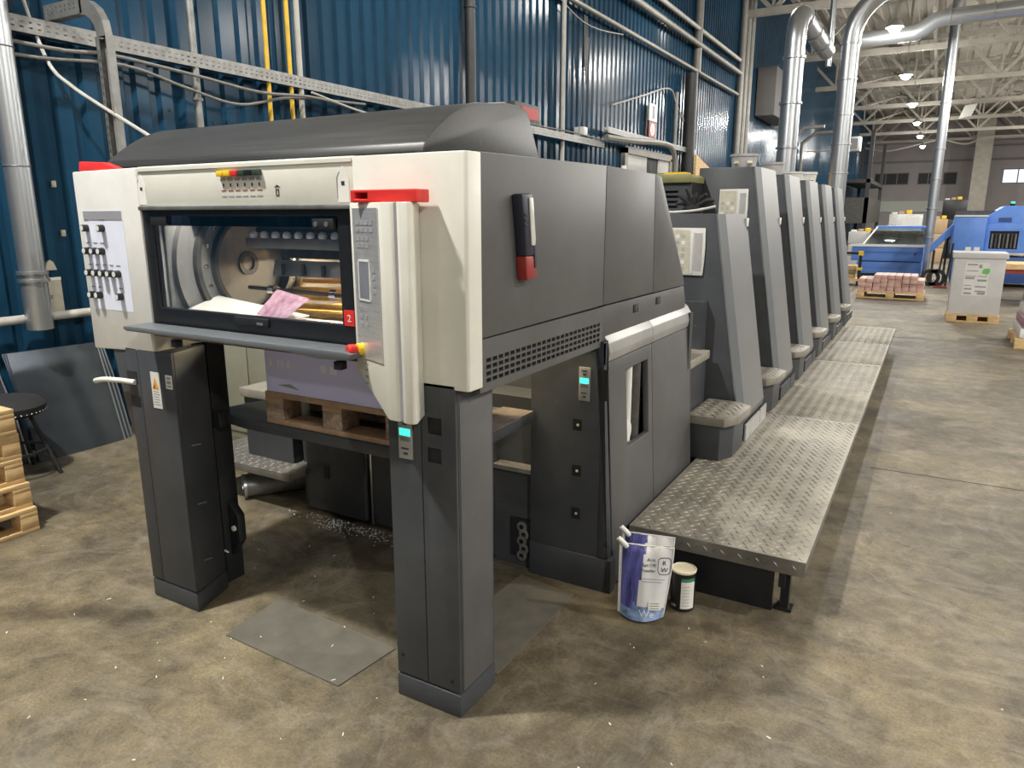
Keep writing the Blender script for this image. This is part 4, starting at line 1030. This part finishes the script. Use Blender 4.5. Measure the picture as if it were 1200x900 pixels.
t = thing('spray_bottle', 'small clear spray bottle standing behind the delivery', 'bottle', (-1.9, 4.9, 1.58))
B().lathe((-1.93, 4.92, 1.58), [(0, 0), (.05, 0), (.05, .22), (.045, .25), (.018, .30), (.018, .32), (0, .32)], 14).done('bottle_body', 'wrap', t)
B().lathe((-1.93, 4.92, 1.90), [(.02, 0), (.02, .04), (.0, .04)], 10).done('bottle_cap', 'white', t)
# tubs on the towers
def tub(x, y, z, r, h, label, m='tub', lab=True):
    t = thing('ink_tub', label, 'tub', (x, y, z), 'tubs on the printing towers')
    B().lathe((x,y,z), [(0, 0), (r*.84, 0), (r*.97, h*.82), (r*1.05, h*.83), (r*1.05, h*.88), (r, h*.89), (r*1.02, h), (r*.96, h), (r*.82, .01), (0, .01)], 24).done('tub_body', m, t)
    if lab:
        for a in (-1.9, -.9):
            B().tube([(x+r*.93*math.cos(a+d), y+r*.93*math.sin(a+d), z+h*.36) for d in (-.2, 0, .2)], .018, 4).done('tub_label', 'ink', t)
    return t
tub(-1.33, 5.85, 1.945, .10, .11, 'wide grey tub with labels on the first tall tower')
tub(-1.32, 6.90, 1.945, .10, .11, 'plain grey tub on the second tall tower', lab=False)
tub(-1.33, 8.00, 1.945, .11, .085, 'low white lidded tub on the third tall tower', 'white', False)
tub(-1.36, 9.15, 1.945, .11, .14, 'tall white and grey tub on the fourth tall tower', 'white')
t = thing('paper_stack', 'flat stack of white paper on the fourth tall tower', 'paper', (-1.3, 8.0, 1.945))
bpy.data.objects.remove(t)
# bags and can in front of the walkway
def bag(org, ang, tilt, label, full):
    t = thing('powder_bag', label, 'bag', (0, 0, 0), 'spouted powder bags')
    W, H = .215, .30
    def shape(tx, tz):      # outline: straight left seam, right seam drawn in towards the foot, rounded foot
        xl = -W/2+.006*(1-tz); xr = W/2-.030*(1-tz)**1.2
        x = xl+(xr-xl)*(tx+1)/2
        z = H*tz + (1-tz)**3*.016*tx*tx
        return x, z
    def thick(tx, tz):
        return (.040*(1-tz)**.55+.005)*max(0, 1-abs(tx)**2.4)+.0006 + .0045*math.sin(tx*9+tz*3)*(1-abs(tx))*(.25+tz)
    def conform(o, off=.0015):      # lay flat print onto the bulging face
        for v in o.data.vertices:
            tz = min(1, max(0, v.co.z/H)); tx = max(-1, min(1, v.co.x/(W/2-.012*(1-tz))))
            v.co.y = -thick(tx, tz)-off-.0006*(1 if v.co.y < 0 else 0)
        return o
    b = B(); nx, nz = 22, 20; fr, bk = [], []
    for j in range(nz+1):
        tz = j/nz; rf, rb = [], []
        for i in range(nx+1):
            tx = i/nx*2-1; x, z = shape(tx, tz); th = thick(tx, tz)
            if i == 0 and tz > .9: x += .0
            rf.append((x, -th, z)); rb.append((x, th*.75+.001, z))
        fr.append(rf); bk.append(rb)
    def region(i, j):
        tx = (i+.5)/nx; tz = (j+.5)/nz
        lim = .40+.10*tz*tz if tz > .45 else .40
        if tx < .05: return 0
        if tz < .16 + .10*(1-tx)*(tx > .3): return 2
        if tx < lim: return 1
        return 0
    for j in range(nz):
        for i in range(nx):
            b.mat(region(i, j)).quad(fr[j][i], fr[j][i+1], fr[j+1][i+1], fr[j+1][i])
            b.mat(0).quad(bk[j][i+1], bk[j][i], bk[j+1][i], bk[j+1][i+1])
    for j in range(nz):
        for i in (0, nx): b.mat(0).quad(fr[j][i], bk[j][i], bk[j+1][i], fr[j+1][i])
    for i in range(nx):
        b.mat(0).quad(fr[0][i], bk[0][i], bk[0][i+1], fr[0][i+1]); b.mat(0).quad(fr[nz][i], fr[nz][i+1], bk[nz][i+1], bk[nz][i])
    po = b.done('pouch', ['bagwhite', 'bagblue', 'baglow'], t, 0, 60)
    rim = [shape(-1, k/12) for k in range(12, -1, -1)] + [shape(k/8-1, 0) for k in range(1, 17)] + [shape(1, k/12) for k in range(1, 13)] + [shape(1-k/8, 1) for k in range(1, 17)]
    B().tube([(x, -.001, z+.001) for x, z in rim], .0035, 5).done('seal_edge', 'bagwhite', po)
    B().cyl((-W/2+.030, 0, H-.014), (-W/2-.010, -.004, H+.022), .012, .011, 12).done('spout', 'white', t, .002)
    for wd, xx, zz in (('Anti', .006, .243), ('Set-Off', -.013, .222), ('Powder', -.017, .201)):
        conform(text(wd, 'lettering', (xx, 0, zz), (1, 0, 0), (0, 0, 1), .0185, 'print', po))
    c = (.0745, .228); pts = []
    for k in range(32):
        a = 2*PI*k/32; ca, sa = math.cos(a), math.sin(a); q = 1/(abs(ca)**4+abs(sa)**4)**.25
        pts.append((c[0]+.0255*q*ca, c[1]+.034*q*sa))
    rb_ = B()
    for (x0, z0), (x1, z1) in zip(pts, pts[1:]+pts[:1]):
        f_ = lambda x, z, k: (c[0]+(x-c[0])*k, 0, c[1]+(z-c[1])*k)
        rb_.quad(f_(x0, z0, .95), f_(x1, z1, .95), f_(x1, z1, 1.03), f_(x0, z0, 1.03))
    conform(rb_.done('logo_ring', 'print', po))
    conform(text('R', 'lettering', (.066, 0, .232), (1, 0, 0), (0, 0, 1), .026, 'print', po))
    conform(text('W', 'lettering', (.060, 0, .206), (1, 0, -.12), (.12, 0, 1), .026, 'print', po))
    def strip(x0, x1, z0, z1, m, nm, par, off=.0012, n=6):
        q = B()
        for k in range(n):
            a, e = x0+(x1-x0)*k/n, x0+(x1-x0)*(k+1)/n
            q.quad((a, 0, z0), (e, 0, z0), (e, 0, z1), (a, 0, z1))
        return conform(q.done(nm, m, par), off)
    for k in range(2): strip(-.026+.012*k, .078-.01*k, .172-.011*k, .1745-.011*k, 'printg', 'print_line', po)
    conform(text('We', 'lettering', (-.016, 0, .020), (1, 0, 0), (0, 0, 1), .040, 'panelwhite', po))
    conform(text('R', 'lettering', (-.080, 0, .080), (0, 0, 1), (-1, 0, 0), .034, 'panelwhite', po))
    lb = strip(.020, .070, .050, .086, 'sheet', 'bag_label', po, .0018)
    for k in range(3): strip(.027, .062, .056+.010*k, .059+.010*k, 'printg', 'print_line', lb, .0026)
    t.location = org; t.rotation_euler = (math.radians(tilt), 0, math.radians(ang))
    return t
bag((-.862, 2.575, .002), 15, -9, 'front blue and white spouted powder bag reading Anti Set-Off Powder', True)
bag((-.895, 2.685, .002), 12, -7, 'rear blue and white powder bag peeking out behind the front one', False)
t = thing('ink_can', 'black can with a cream lid beside the powder bags', 'can', (-.752, 2.745, 0))
B().lathe((-.752, 2.745, 0), [(0, 0), (.048, 0), (.05, .004), (.05, .168), (.0, .168)], 28).done('can_body', 'can', t)
B().lathe((-.752, 2.745, .168), [(.051, 0), (.052, .008), (.048, .010), (.046, .006), (0, .006)], 28).done('can_lid', 'lid', t)
lb = B(); 
for i in range(8):
    a0, a1 = -1.45+.15*i, -1.45+.15*(i+1); r = .0508
    P = lambda a, z: (-.752+r*math.cos(a), 2.745+r*math.sin(a), z)
    lb.mat(0).quad(P(a0, .015), P(a1, .015), P(a1, .135), P(a0, .135)); lb.mat(1).quad(P(a0, .135), P(a1, .135), P(a1, .15), P(a0, .15))
lb = lb.done('can_label', ['sheet', 'labelg'], t)
for k in range(7):
    B().tube([(-.752+.0512*math.cos(a), 2.745+.0512*math.sin(a), .03+.014*k) for a in (-1.3, -1.0, -.75)], .0012, 4).done('print_line', 'printg', lb)
text('UV', 'lettering', (-.785, 2.702, .018), (.9, -.45, 0), (0, 0, 1), .02, 'printg', t)
# floor plates
def fplate(pts, z, label):
    b = B(); b.prism('z', pts, z, z+.004)
    return top(b, 'steel_floor_plate', 'plate', label, 'floor plate', (pts[0][0], pts[0][1], z))
fplate([(-2.232, 1.641), (-1.631, 1.622), (-1.60, 1.90), (-2.262, 1.938)], .001, 'square steel plate lying on the floor between the pillars')
fplate([(-1.50, 1.955), (-1.184, 1.957), (-1.182, 2.60), (-1.47, 2.64)], .001, 'steel plate lying on the floor beside the right pillar')
# aluminium plates leaning on the wall
for i in range(4):
    x0, x1 = -5.0-.012*i, -5.205-.012*i; y0, y1 = (2.40, 3.0+.035*i) if i < 3 else (1.9, 2.36)
    b = B(); ny = 12; F = []
    for k in range(ny+1):                      # thin sheet, slightly bowed
        t_ = k/ny; yy = y0+(y1-y0)*t_; bow = .012*math.sin(t_*PI)*(1 if i == 0 else .4)
        F.append([(x0+bow*.5, yy, .002), ((x0+x1)/2+bow, yy, .36), (x1+bow*.3, yy-.01*i, .715-.012*t_)])
    for k in range(ny):
        for r in range(2):
            a, c, d, e = F[k][r], F[k+1][r], F[k+1][r+1], F[k][r+1]
            b.quad(a, c, d, e); b.quad(*[(p[0]-.003, p[1], p[2]) for p in (e, d, c, a)])
    for r in range(2):
        for k, sg in ((0, 1), (ny, -1)):
            a, e = F[k][r], F[k][r+1]; b.quad(a, e, (e[0]-.003, e[1], e[2]), (a[0]-.003, a[1], a[2]))
    rim = [F[ny][0], F[ny][1], F[ny][2]]
    o = top(b, 'aluminium_plate', 'alu', ['front aluminium printing plate of those leaning on the blue wall', 'second leaning aluminium plate, its bright edge showing behind the front one', 'third leaning aluminium plate, its edge nearest the press', 'narrow aluminium plate leaning left of the others behind the stool'][i], 'printing plate', (x0, (y0+y1)/2, 0), 'leaning aluminium plates')
    B().tube([(p[0]+.003, p[1]-.004, p[2]) for p in rim], .0055, 6).done('bright_rim', 'alub', o)
# pallets on the left
P0 = pallet_parts('wooden_pallet', 'lowest pallet of the yellow pine stack at the left edge', 'pallets at the left edge', (0, 0, 0), 1.2, .8, .13, bk=.085)
P0.rotation_euler = (0, 0, PI/2)
offs = [(-3.895, .622, 0), (-3.905, .618, .02), (-3.955, .61, -.02), (-3.935, .615, .015), (-3.945, .605, -.01)]
for i, (x, y, r) in enumerate(offs):
    o = P0 if i == 0 else copy_tree(P0)
    o.location = (x, y, .1305*i); o.rotation_euler = (0, 0, PI/2+r*.6)
    o['label'] = ['lowest pallet of the yellow pine stack at the left edge', 'second pallet from the floor in the pine stack', 'middle pallet of the yellow pine stack', 'fourth pallet from the floor in the pine stack', 'topmost pallet of the yellow pine stack'][i]
# stool
t = thing('round_stool', 'black dotted round stool behind the pallet stack', 'stool', (-4.84, 2.2, 0))
B().lathe((-4.84, 2.2, .40), [(0, 0), (.16, 0), (.19, .02), (.195, .06), (.16, .10), (.09, .12), (0, .125)], 24).done('seat_cushion', 'fabric', t)
db = B()
for k in range(40):
    a = 2*PI*k/40
    for j in range(2): db.lathe((-4.84+(.189-.003*j)*math.cos(a+.08*j), 2.2+(.189-.003*j)*math.sin(a+.08*j), .425+.022*j), [(0, .006), (.005, 0), (0, -.006)], 6)
o = db.done('dot_trim', 'sheet', t); o['kind'] = 'stuff'
for k in range(4):
    a = PI/4+k*PI/2
    B().tube([(-4.84+.10*math.cos(a), 2.2+.10*math.sin(a), .40), (-4.84+.23*math.cos(a), 2.2+.23*math.sin(a), .0)], .013, 8).done('leg', 'rubber', t)
B().lathe((-4.84, 2.2, .17), [(.165, -.008), (.18, -.008), (.18, .008), (.165, .008), (.165, -.008)], 20).done('foot_ring', 'rubber', t)
# left side of the press: cabinets, steps, tube on the floor
t = thing('control_cabinet', 'beige two-door cabinet seen behind the press lift', 'cabinet', (-4.1, 3.6, 0))
B().box(-4.52, -3.6, 3.44, 3.95, 0, 1.60).done('carcass', 'tan', t, .004)
B().box(-4.50, -4.135, 3.425, 3.44, .06, 1.58).done('cabinet_door', 'tan', t, .003); B().box(-4.125, -3.62, 3.425, 3.44, .06, 1.58).done('cabinet_door', 'tan', t, .003)
top(B().tube([(-4.62, 3.36, .62), (-4.26, 3.36, 1.02)], .028, 10), 'beige_pipe', 'tan', 'slanted beige pipe before the two-door cabinet', 'pipe', (-4.6, 3.36, .62))
t = thing('step_block', 'dark step block with a pale chequer top behind the paper pile', 'step', (-3.15, 2.8, .25))
B().box(-3.33, -2.965, 2.72, 2.98, .252, .60).done('block_body', 'dark', t); B().box(-3.345, -2.96, 2.70, 3.0, .60, .65).done('step_plate', 'tread', t, .004)
t = thing('side_platform', 'chequer plate platform on the far side under the lift', 'platform', (-3.2, 2.85, 0))
dk = B().box(-3.62, -2.86, 2.58, 3.30, .205, .25).done('deck_plate', 'treadd', t, .003)
tb = B()
for j in range(26):
    for i in range(26):
        tread_bar(tb, -3.61+.029*i+(.0145 if j % 2 else 0), 2.59+.027*j, .25, (i+j) % 2, .012, .004, .002)
o = tb.done('tread_pattern', 'treadd', dk); o['kind'] = 'stuff'
for (x, y) in ((-3.58, 2.62), (-3.58, 3.26), (-2.9, 3.26)): B().box(x-.02, x+.02, y-.02, y+.02, 0, .205).done('leg', 'black', t)
B().tube([(-3.5, 2.75, .19), (-3.2, 2.78, .02)], .018, 8).done('brace', 'black', t)
t = thing('duct_offcut', 'grey duct offcut lying on the floor under the side platform', 'duct', (-3.2, 2.8, 0))
d_ = Vector((.55, .80, 0)).normalized(); p_ = Vector((-3.325, 2.66, .068))
B().tube([p_, p_+d_*.52], .066, 24, False).done('tube', 'galvd', t)
B().tube([p_-d_*.004, p_+d_*.012], .071, 24, False).done('rim', 'galv', t)
B().tube([p_+d_*.02, p_+d_*.50], .058, 24, True).done('bore', 'void', t)
# powder heap at the foot of the inner panel
rng = random.Random(4)
pw = B()
for k in range(420):
    x = -2.5+rng.gauss(0, .16); y = 2.65+rng.gauss(0, .035); s = rng.uniform(.001, .004)
    if y > 2.695: continue
    pw.lathe((x, y, .0005), [(0, s*.8), (s*.7, s*.5), (s, 0)], 5)
o = top(pw, 'spilt_powder', 'sheet', 'white spilt powder on the floor at the inner panel foot', 'powder', (-2.5, 2.66, 0)); o['kind'] = 'stuff'
lit = B()
for k in range(70):
    x = rng.uniform(-3.2, -.2); y = rng.uniform(.75, 2.6); a = rng.uniform(0, PI); l = rng.uniform(.002, .008); w_ = rng.uniform(.001, .0025)
    if -2.8 < x < -2.4 and 1.65 < y < 2.05: continue
    if -1.45 < x < -1.1 and 1.65 < y: continue
    c, s = math.cos(a), math.sin(a); z = .0062 if y > 1.6 and x < -1.1 else .0015
    lit.quad((x-c*l+s*w_, y-s*l-c*w_, z), (x+c*l+s*w_, y+s*l-c*w_, z), (x+c*l-s*w_, y+s*l+c*w_, z+.001), (x-c*l-s*w_, y-s*l+c*w_, z))
o = lit.done('paper_scraps', 'sheet'); tag(o, 'tiny white paper scraps scattered over the concrete floor', 'litter'); o['kind'] = 'stuff'

# ------------------------------------------------------------------ far hall
pallet_parts('wooden_pallet', 'pine pallet under the pink printed bundles', None, (-1.265, 16.1, 0))
first = None; rng = random.Random(3); nb = 9; bw = 1.16/nb
bundles = []
for layer in range(4):
    for row in range(2):
        for i in range(nb):
            if layer == 3 and (i in (0, 8) or rng.random() < .25): continue
            if first is None:
                b = B().box(-bw/2+.004, bw/2-.004, -.19, .19, 0, .078)
                first = b.done('leaflet_bundle', 'bundle', None, .004)
                tag(first, 'pink and white bundle of printed leaflets stacked on the low pallet', 'paper', 'leaflet bundles on the low pallet'); o = first
            else:
                o = first.copy(); COL.objects.link(o)
            o.location = (-1.245+bw*(i+.5)+rng.uniform(-.006, .006), 16.32+.39*row+rng.uniform(-.015, .015), .145+.0795*layer)
# white goods box on pallet
pallet_parts('wooden_pallet', 'small pine pallet under the tall grey board box', None, (.27, 13.1, 0), .70, .8, .12)
t = thing('board_box', 'tall grey board box with a shipping label on a pallet', 'box', (.62, 13.5, .12))
B().box(.285, .955, 13.13, 13.87, .121, .97).done('box_body', 'greybox', t, .006)
B().box(.262, .978, 13.11, 13.89, .97, 1.055).done('box_lid', 'greybox', t, .008)
lb = B().box(.44, .76, 13.126, 13.13, .41, .91).done('shipping_label', 'white', t)
B().prism('y', [(.665, .755), (.74, .735), (.765, .775), (.755, .83), (.68, .82)], 13.122, 13.1265).done('green_patch', 'labelb', lb)
for k, (a, c, z, h) in enumerate(((.47, .60, .87, .02), (.62, .66, .83, .05), (.47, .62, .78, .012), (.46, .60, .70, .012), (.62, .74, .70, .012), (.46, .58, .66, .03), (.62, .74, .63, .03), (.46, .55, .56, .01), (.60, .74, .54, .02), (.46, .56, .5, .025), (.60, .74, .47, .02), (.46, .56, .43, .03), (.64, .74, .43, .035))):
    B().box(a, c, 13.123, 13.1265, z, z+h).done('print_block', 'printg', lb)
# wrapped pallet at the right edge
pallet_parts('wooden_pallet', 'pine pallet under the wrapped stack at the right edge', None, (.99, 10.75, 0), .8, 1.0, .12)
t = thing('wrapped_stack', 'stretch wrapped pale stack leaning on a pallet at right edge', 'stack', (1.4, 11.2, .12))
for k in range(6):
    B().box(1.03+.018*k, 1.8, 10.8, 11.7, .121+.13*k, .121+.13*(k+1)-.006).done('wrapped_layer', 'wrap' if k % 2 == 0 else 'pink', t, .02)
# blue machine with the slanted glass cover
t = thing('blue_machine', 'long blue finishing machine with a slanted glass cover', 'machine', (-1.1, 22.5, 0))
B().box(-1.95, -.24, 22.0, 23.6, .42, .82).done('upper_body', 'blue', t, .015); B().box(-1.80, -.24, 22.05, 23.6, .08, .40).done('lower_body', 'blue', t, .015)
B().box(-1.85, -.3, 22.1, 23.5, .0, .08).done('plinth', 'void', t)
B().box(-1.98, -.22, 21.97, 22.01, .80, .86).done('trim_rail', 'white', t)
B().box(-1.70, -.24, 21.985, 22.0, .655, .665).done('panel_seam', 'blued', t); B().lathe((-.42, 21.99, .62), [(0, -.01), (.025, -.01), (.025, 0)], 12, 'y').done('knob', 'black', t)
b = B(); b.hexa([(-1.68, 22.02, .86), (-.26, 22.02, .86), (-.26, 22.03, .86), (-1.68, 22.03, .86), (-1.42, 22.7, 1.31), (-.28, 22.7, 1.31), (-.28, 22.71, 1.31), (-1.42, 22.71, 1.31)]); b.done('cover_glass', 'cglass', t)
B().box(-1.46, -.26, 22.68, 22.76, 1.29, 1.34).done('cover_frame', 'blue', t, .01); B().tube([(-1.68, 22.02, .86), (-1.42, 22.7, 1.31)], .02, 6).done('cover_frame', 'white', t)
B().box(-1.66, -.28, 22.1, 23.0, .82, .86).done('machine_bed', 'galvd', t); B().box(-1.2, -.6, 22.4, 22.8, .86, 1.0).done('feeder_head', 'machine', t)
B().box(-1.6, -.3, 22.9, 23.4, .86, 1.2).done('rear_box', 'machine', t)
t = thing('blue_conveyor', 'inclined blue conveyor rising beside the slender duct', 'conveyor', (.1, 20.5, 0))
b = B(); b.hexa([(-.09, 20.2, .72), (.325, 20.2, 1.18), (.325, 20.8, 1.18), (-.09, 20.8, .72), (-.09, 20.2, .92), (.325, 20.2, 1.42), (.325, 20.8, 1.42), (-.09, 20.8, .92)]); b.done('belt_body', 'blue', t, .01)
for (x, z) in ((0, .8), (.25, 1.1)): B().cyl((x, 20.4, 0), (x, 20.4, z), .025, None, 8).done('leg', 'black_pipe', t)
t = thing('blue_machine', 'tall stepped blue binding machine at the right edge', 'machine', (1.2, 20.5, 0))
B().box(.34, .975, 20.0, 21.6, .68, 1.60).done('main_body', 'blue', t, .015); B().box(.38, 2.6, 20.1, 21.6, .1, .68).done('lower_body', 'blued', t, .01)
b = B(); b.prism('y', [(.98, .8), (2.6, .8), (2.6, 1.82), (1.29, 1.82), (.98, 1.60)], 20.25, 21.6); b.done('side_body', 'blue', t, .012)
hl = B().plate('y', 20.18, .07, .985, 2.6, .78, 1.42, [(1.07, 1.62, .86, 1.26)]).done('front_panel', 'blue', t, .006)
B().box(1.06, 1.63, 20.235, 20.25, .85, 1.27).done('opening', 'void', t)
for k in range(7): B().cyl((1.12+.075*k, 20.2, .88), (1.12+.075*k, 20.2, 1.2), .022, None, 8).done('roller', 'machine' if k % 2 else 'galvd', t)
B().box(.33, .985, 19.98, 20.02, 1.58, 1.62).done('trim_rail', 'white', t)
for k in range(2): B().box(.62+.17*k, .73+.17*k, 19.994, 20.0, .82, .90).done('sticker', 'sheet', t)
B().box(1.2, 1.45, 20.24, 20.25, 1.46, 1.56).done('lettering_block', 'blued', t)
B().box(.35, 1.2, 20.4, 20.9, 1.6, 1.72).done('top_guard', 'machine', t)
t = thing('signal_lamp', 'small green lamp on top of the tall blue machine', 'lamp', (1.45, 20.6, 1.82))
B().cyl((1.45, 20.6, 1.82), (1.45, 20.6, 1.88), .05).done('base', 'black', t); B().cyl((1.45, 20.6, 1.88), (1.45, 20.6, 1.92), .04).done('green_dome', 'lcd', t)
t = thing('side_table', 'low table with a brown top beside the blue binding machine', 'table', (1.4, 17, 0))
B().box(.98, 2.4, 16.6, 17.6, .62, .72).done('table_top', 'wood', t); B().box(1.0, 2.38, 16.62, 17.58, .54, .62).done('apron', 'dred', t)
for (x, y) in ((1.05, 16.7), (2.3, 16.7), (1.05, 17.5), (2.3, 17.5)): B().box(x-.04, x+.04, y-.04, y+.04, 0, .54).done('leg', 'blued', t)
# cartons and goods between machine and far wall
rng = random.Random(11)
specs = [(-2.4, -1.75, 25.5, .0, 1.12, 'greybox', 'grey board carton stack left of the pallet wraps'), (-1.7, -1.1, 27.2, .0, 1.22, 'greybox', 'pale carton stack behind the glass covered machine'),
         (-1.33, -.42, 26.0, .0, 1.66, 'wrap', 'tall wrapped goods block with a white sheet behind the blue machine'), (-.35, .3, 30, 0, 1.5, 'carton', 'brown carton pile behind the slender duct'),
         (.1, .9, 33, 0, 2.2, 'black', 'dark forklift-like stack beyond the conveyor')]
for (a, c, y, z0, z1, m, lab) in specs:
    t = thing('goods_stack', lab, 'stack', ((a+c)/2, y, z0))
    n = 3
    for k in range(n): B().box(a+.02*(k % 2), c-.015*(k % 2), y, y+.9, z0+(z1-z0)*k/n, z0+(z1-z0)*(k+1)/n-.01).done('carton_layer', m, t, .01)
    if 'sheet' in lab: B().box(a+.35, c-.05, y-.01, y, 1.25, 1.56).done('paper_sheet', 'sheet', t)
    for k in range(3): B().box(a+.05+.2*k, a+.2+.2*k, y+.1, y+.4, z1, z1+.05+.03*k).done('loose_packet', ['sheet', 'carton', 'yel'][k], t, .01)
top(B().box(-1.75, -1.25, 25.2, 25.7, .9, 1.15), 'small_carton', 'carton', 'small brown carton lying on the goods behind the machine', 'carton', (-1.5, 25.4, .9), bevel=.01)
B0 = thing('goods_trolley', 'black post trolley with yellow corners before the blue machine', 'trolley', (-1.6, 19.0, 0))
B().box(-1.95, -1.45, 18.9, 19.5, .1, .16).done('trolley_deck', 'wood', B0); B().box(-1.50, -1.44, 18.9, 18.96, .16, .78).done('upright', 'black', B0)
B().box(-1.95, -1.44, 18.9, 18.95, .72, .78).done('push_bar', 'black', B0); B().box(-1.52, -1.42, 18.88, 18.98, .70, .80).done('yellow_corner', 'yel', B0); B().box(-1.52, -1.42, 18.88, 18.98, .36, .42).done('yellow_corner', 'yel', B0)
for k in range(3): B().box(-1.93+.02*k, -1.55, 18.96, 19.45, .16+.1*k, .255+.1*k).done('crate_layer', ['carton', 'olive', 'carton'][k], B0, .005)
for k, x in enumerate((-1.9, -1.5)): B().lathe((x, 19.0, .05), [(0, -.02), (.05, -.02), (.05, .02), (0, .02)], 12, 'x').done('caster', 'rubber', B0)
t = thing('pallet_truck', 'red footed hand truck with black wheels beside the slender duct', 'hand truck', (.1, 19.2, 0))
for s in (-.06, .06): B().lathe((.05+s, 19.3, .22), [(.12, -.03), (.2, -.03), (.2, .03), (.12, .03), (.12, -.03)], 20, 'y').done('wheel', 'rubber', t)
B().box(.06, .34, 19.1, 19.3, .02, .05).done('toe_plate', 'dred', t); B().tube([(.12, 19.2, .04), (.20, 19.25, 1.0)], .02, 8).done('frame_tube', 'black', t); B().tube([(.3, 19.2, .04), (.36, 19.25, 1.0)], .02, 8).done('frame_tube', 'black', t)
top(B().tube(smoothpath([(-5, 58, 6.2), (-3.4, 58, 5.95), (-.6, 58, 6.5), (1, 58, 6.2), (2.4, 58, 6.6), (6, 58, 6.5)]), .05, 6), 'ceiling_cable', 'conduit', 'pale cable sagging across the far end of the hall', 'cable', (-5, 58, 6.2))
t = thing('flood_light', 'square pale floodlight tilted under the far trusses', 'lamp', (.5, 42.7, 6.3))
b = B(); b.hexa([(.3, 42.6, 6.15), (.8, 42.6, 6.25), (.8, 42.8, 6.25), (.3, 42.8, 6.15), (.5, 42.6, 6.75), (1.0, 42.6, 6.8), (1.0, 42.8, 6.8), (.5, 42.8, 6.75)]); b.done('lamp_face', 'white', t, .02)
B().box(.68, .74, 42.7, 43.0, 6.7, 6.92).done('lamp_bracket', 'steel', t)
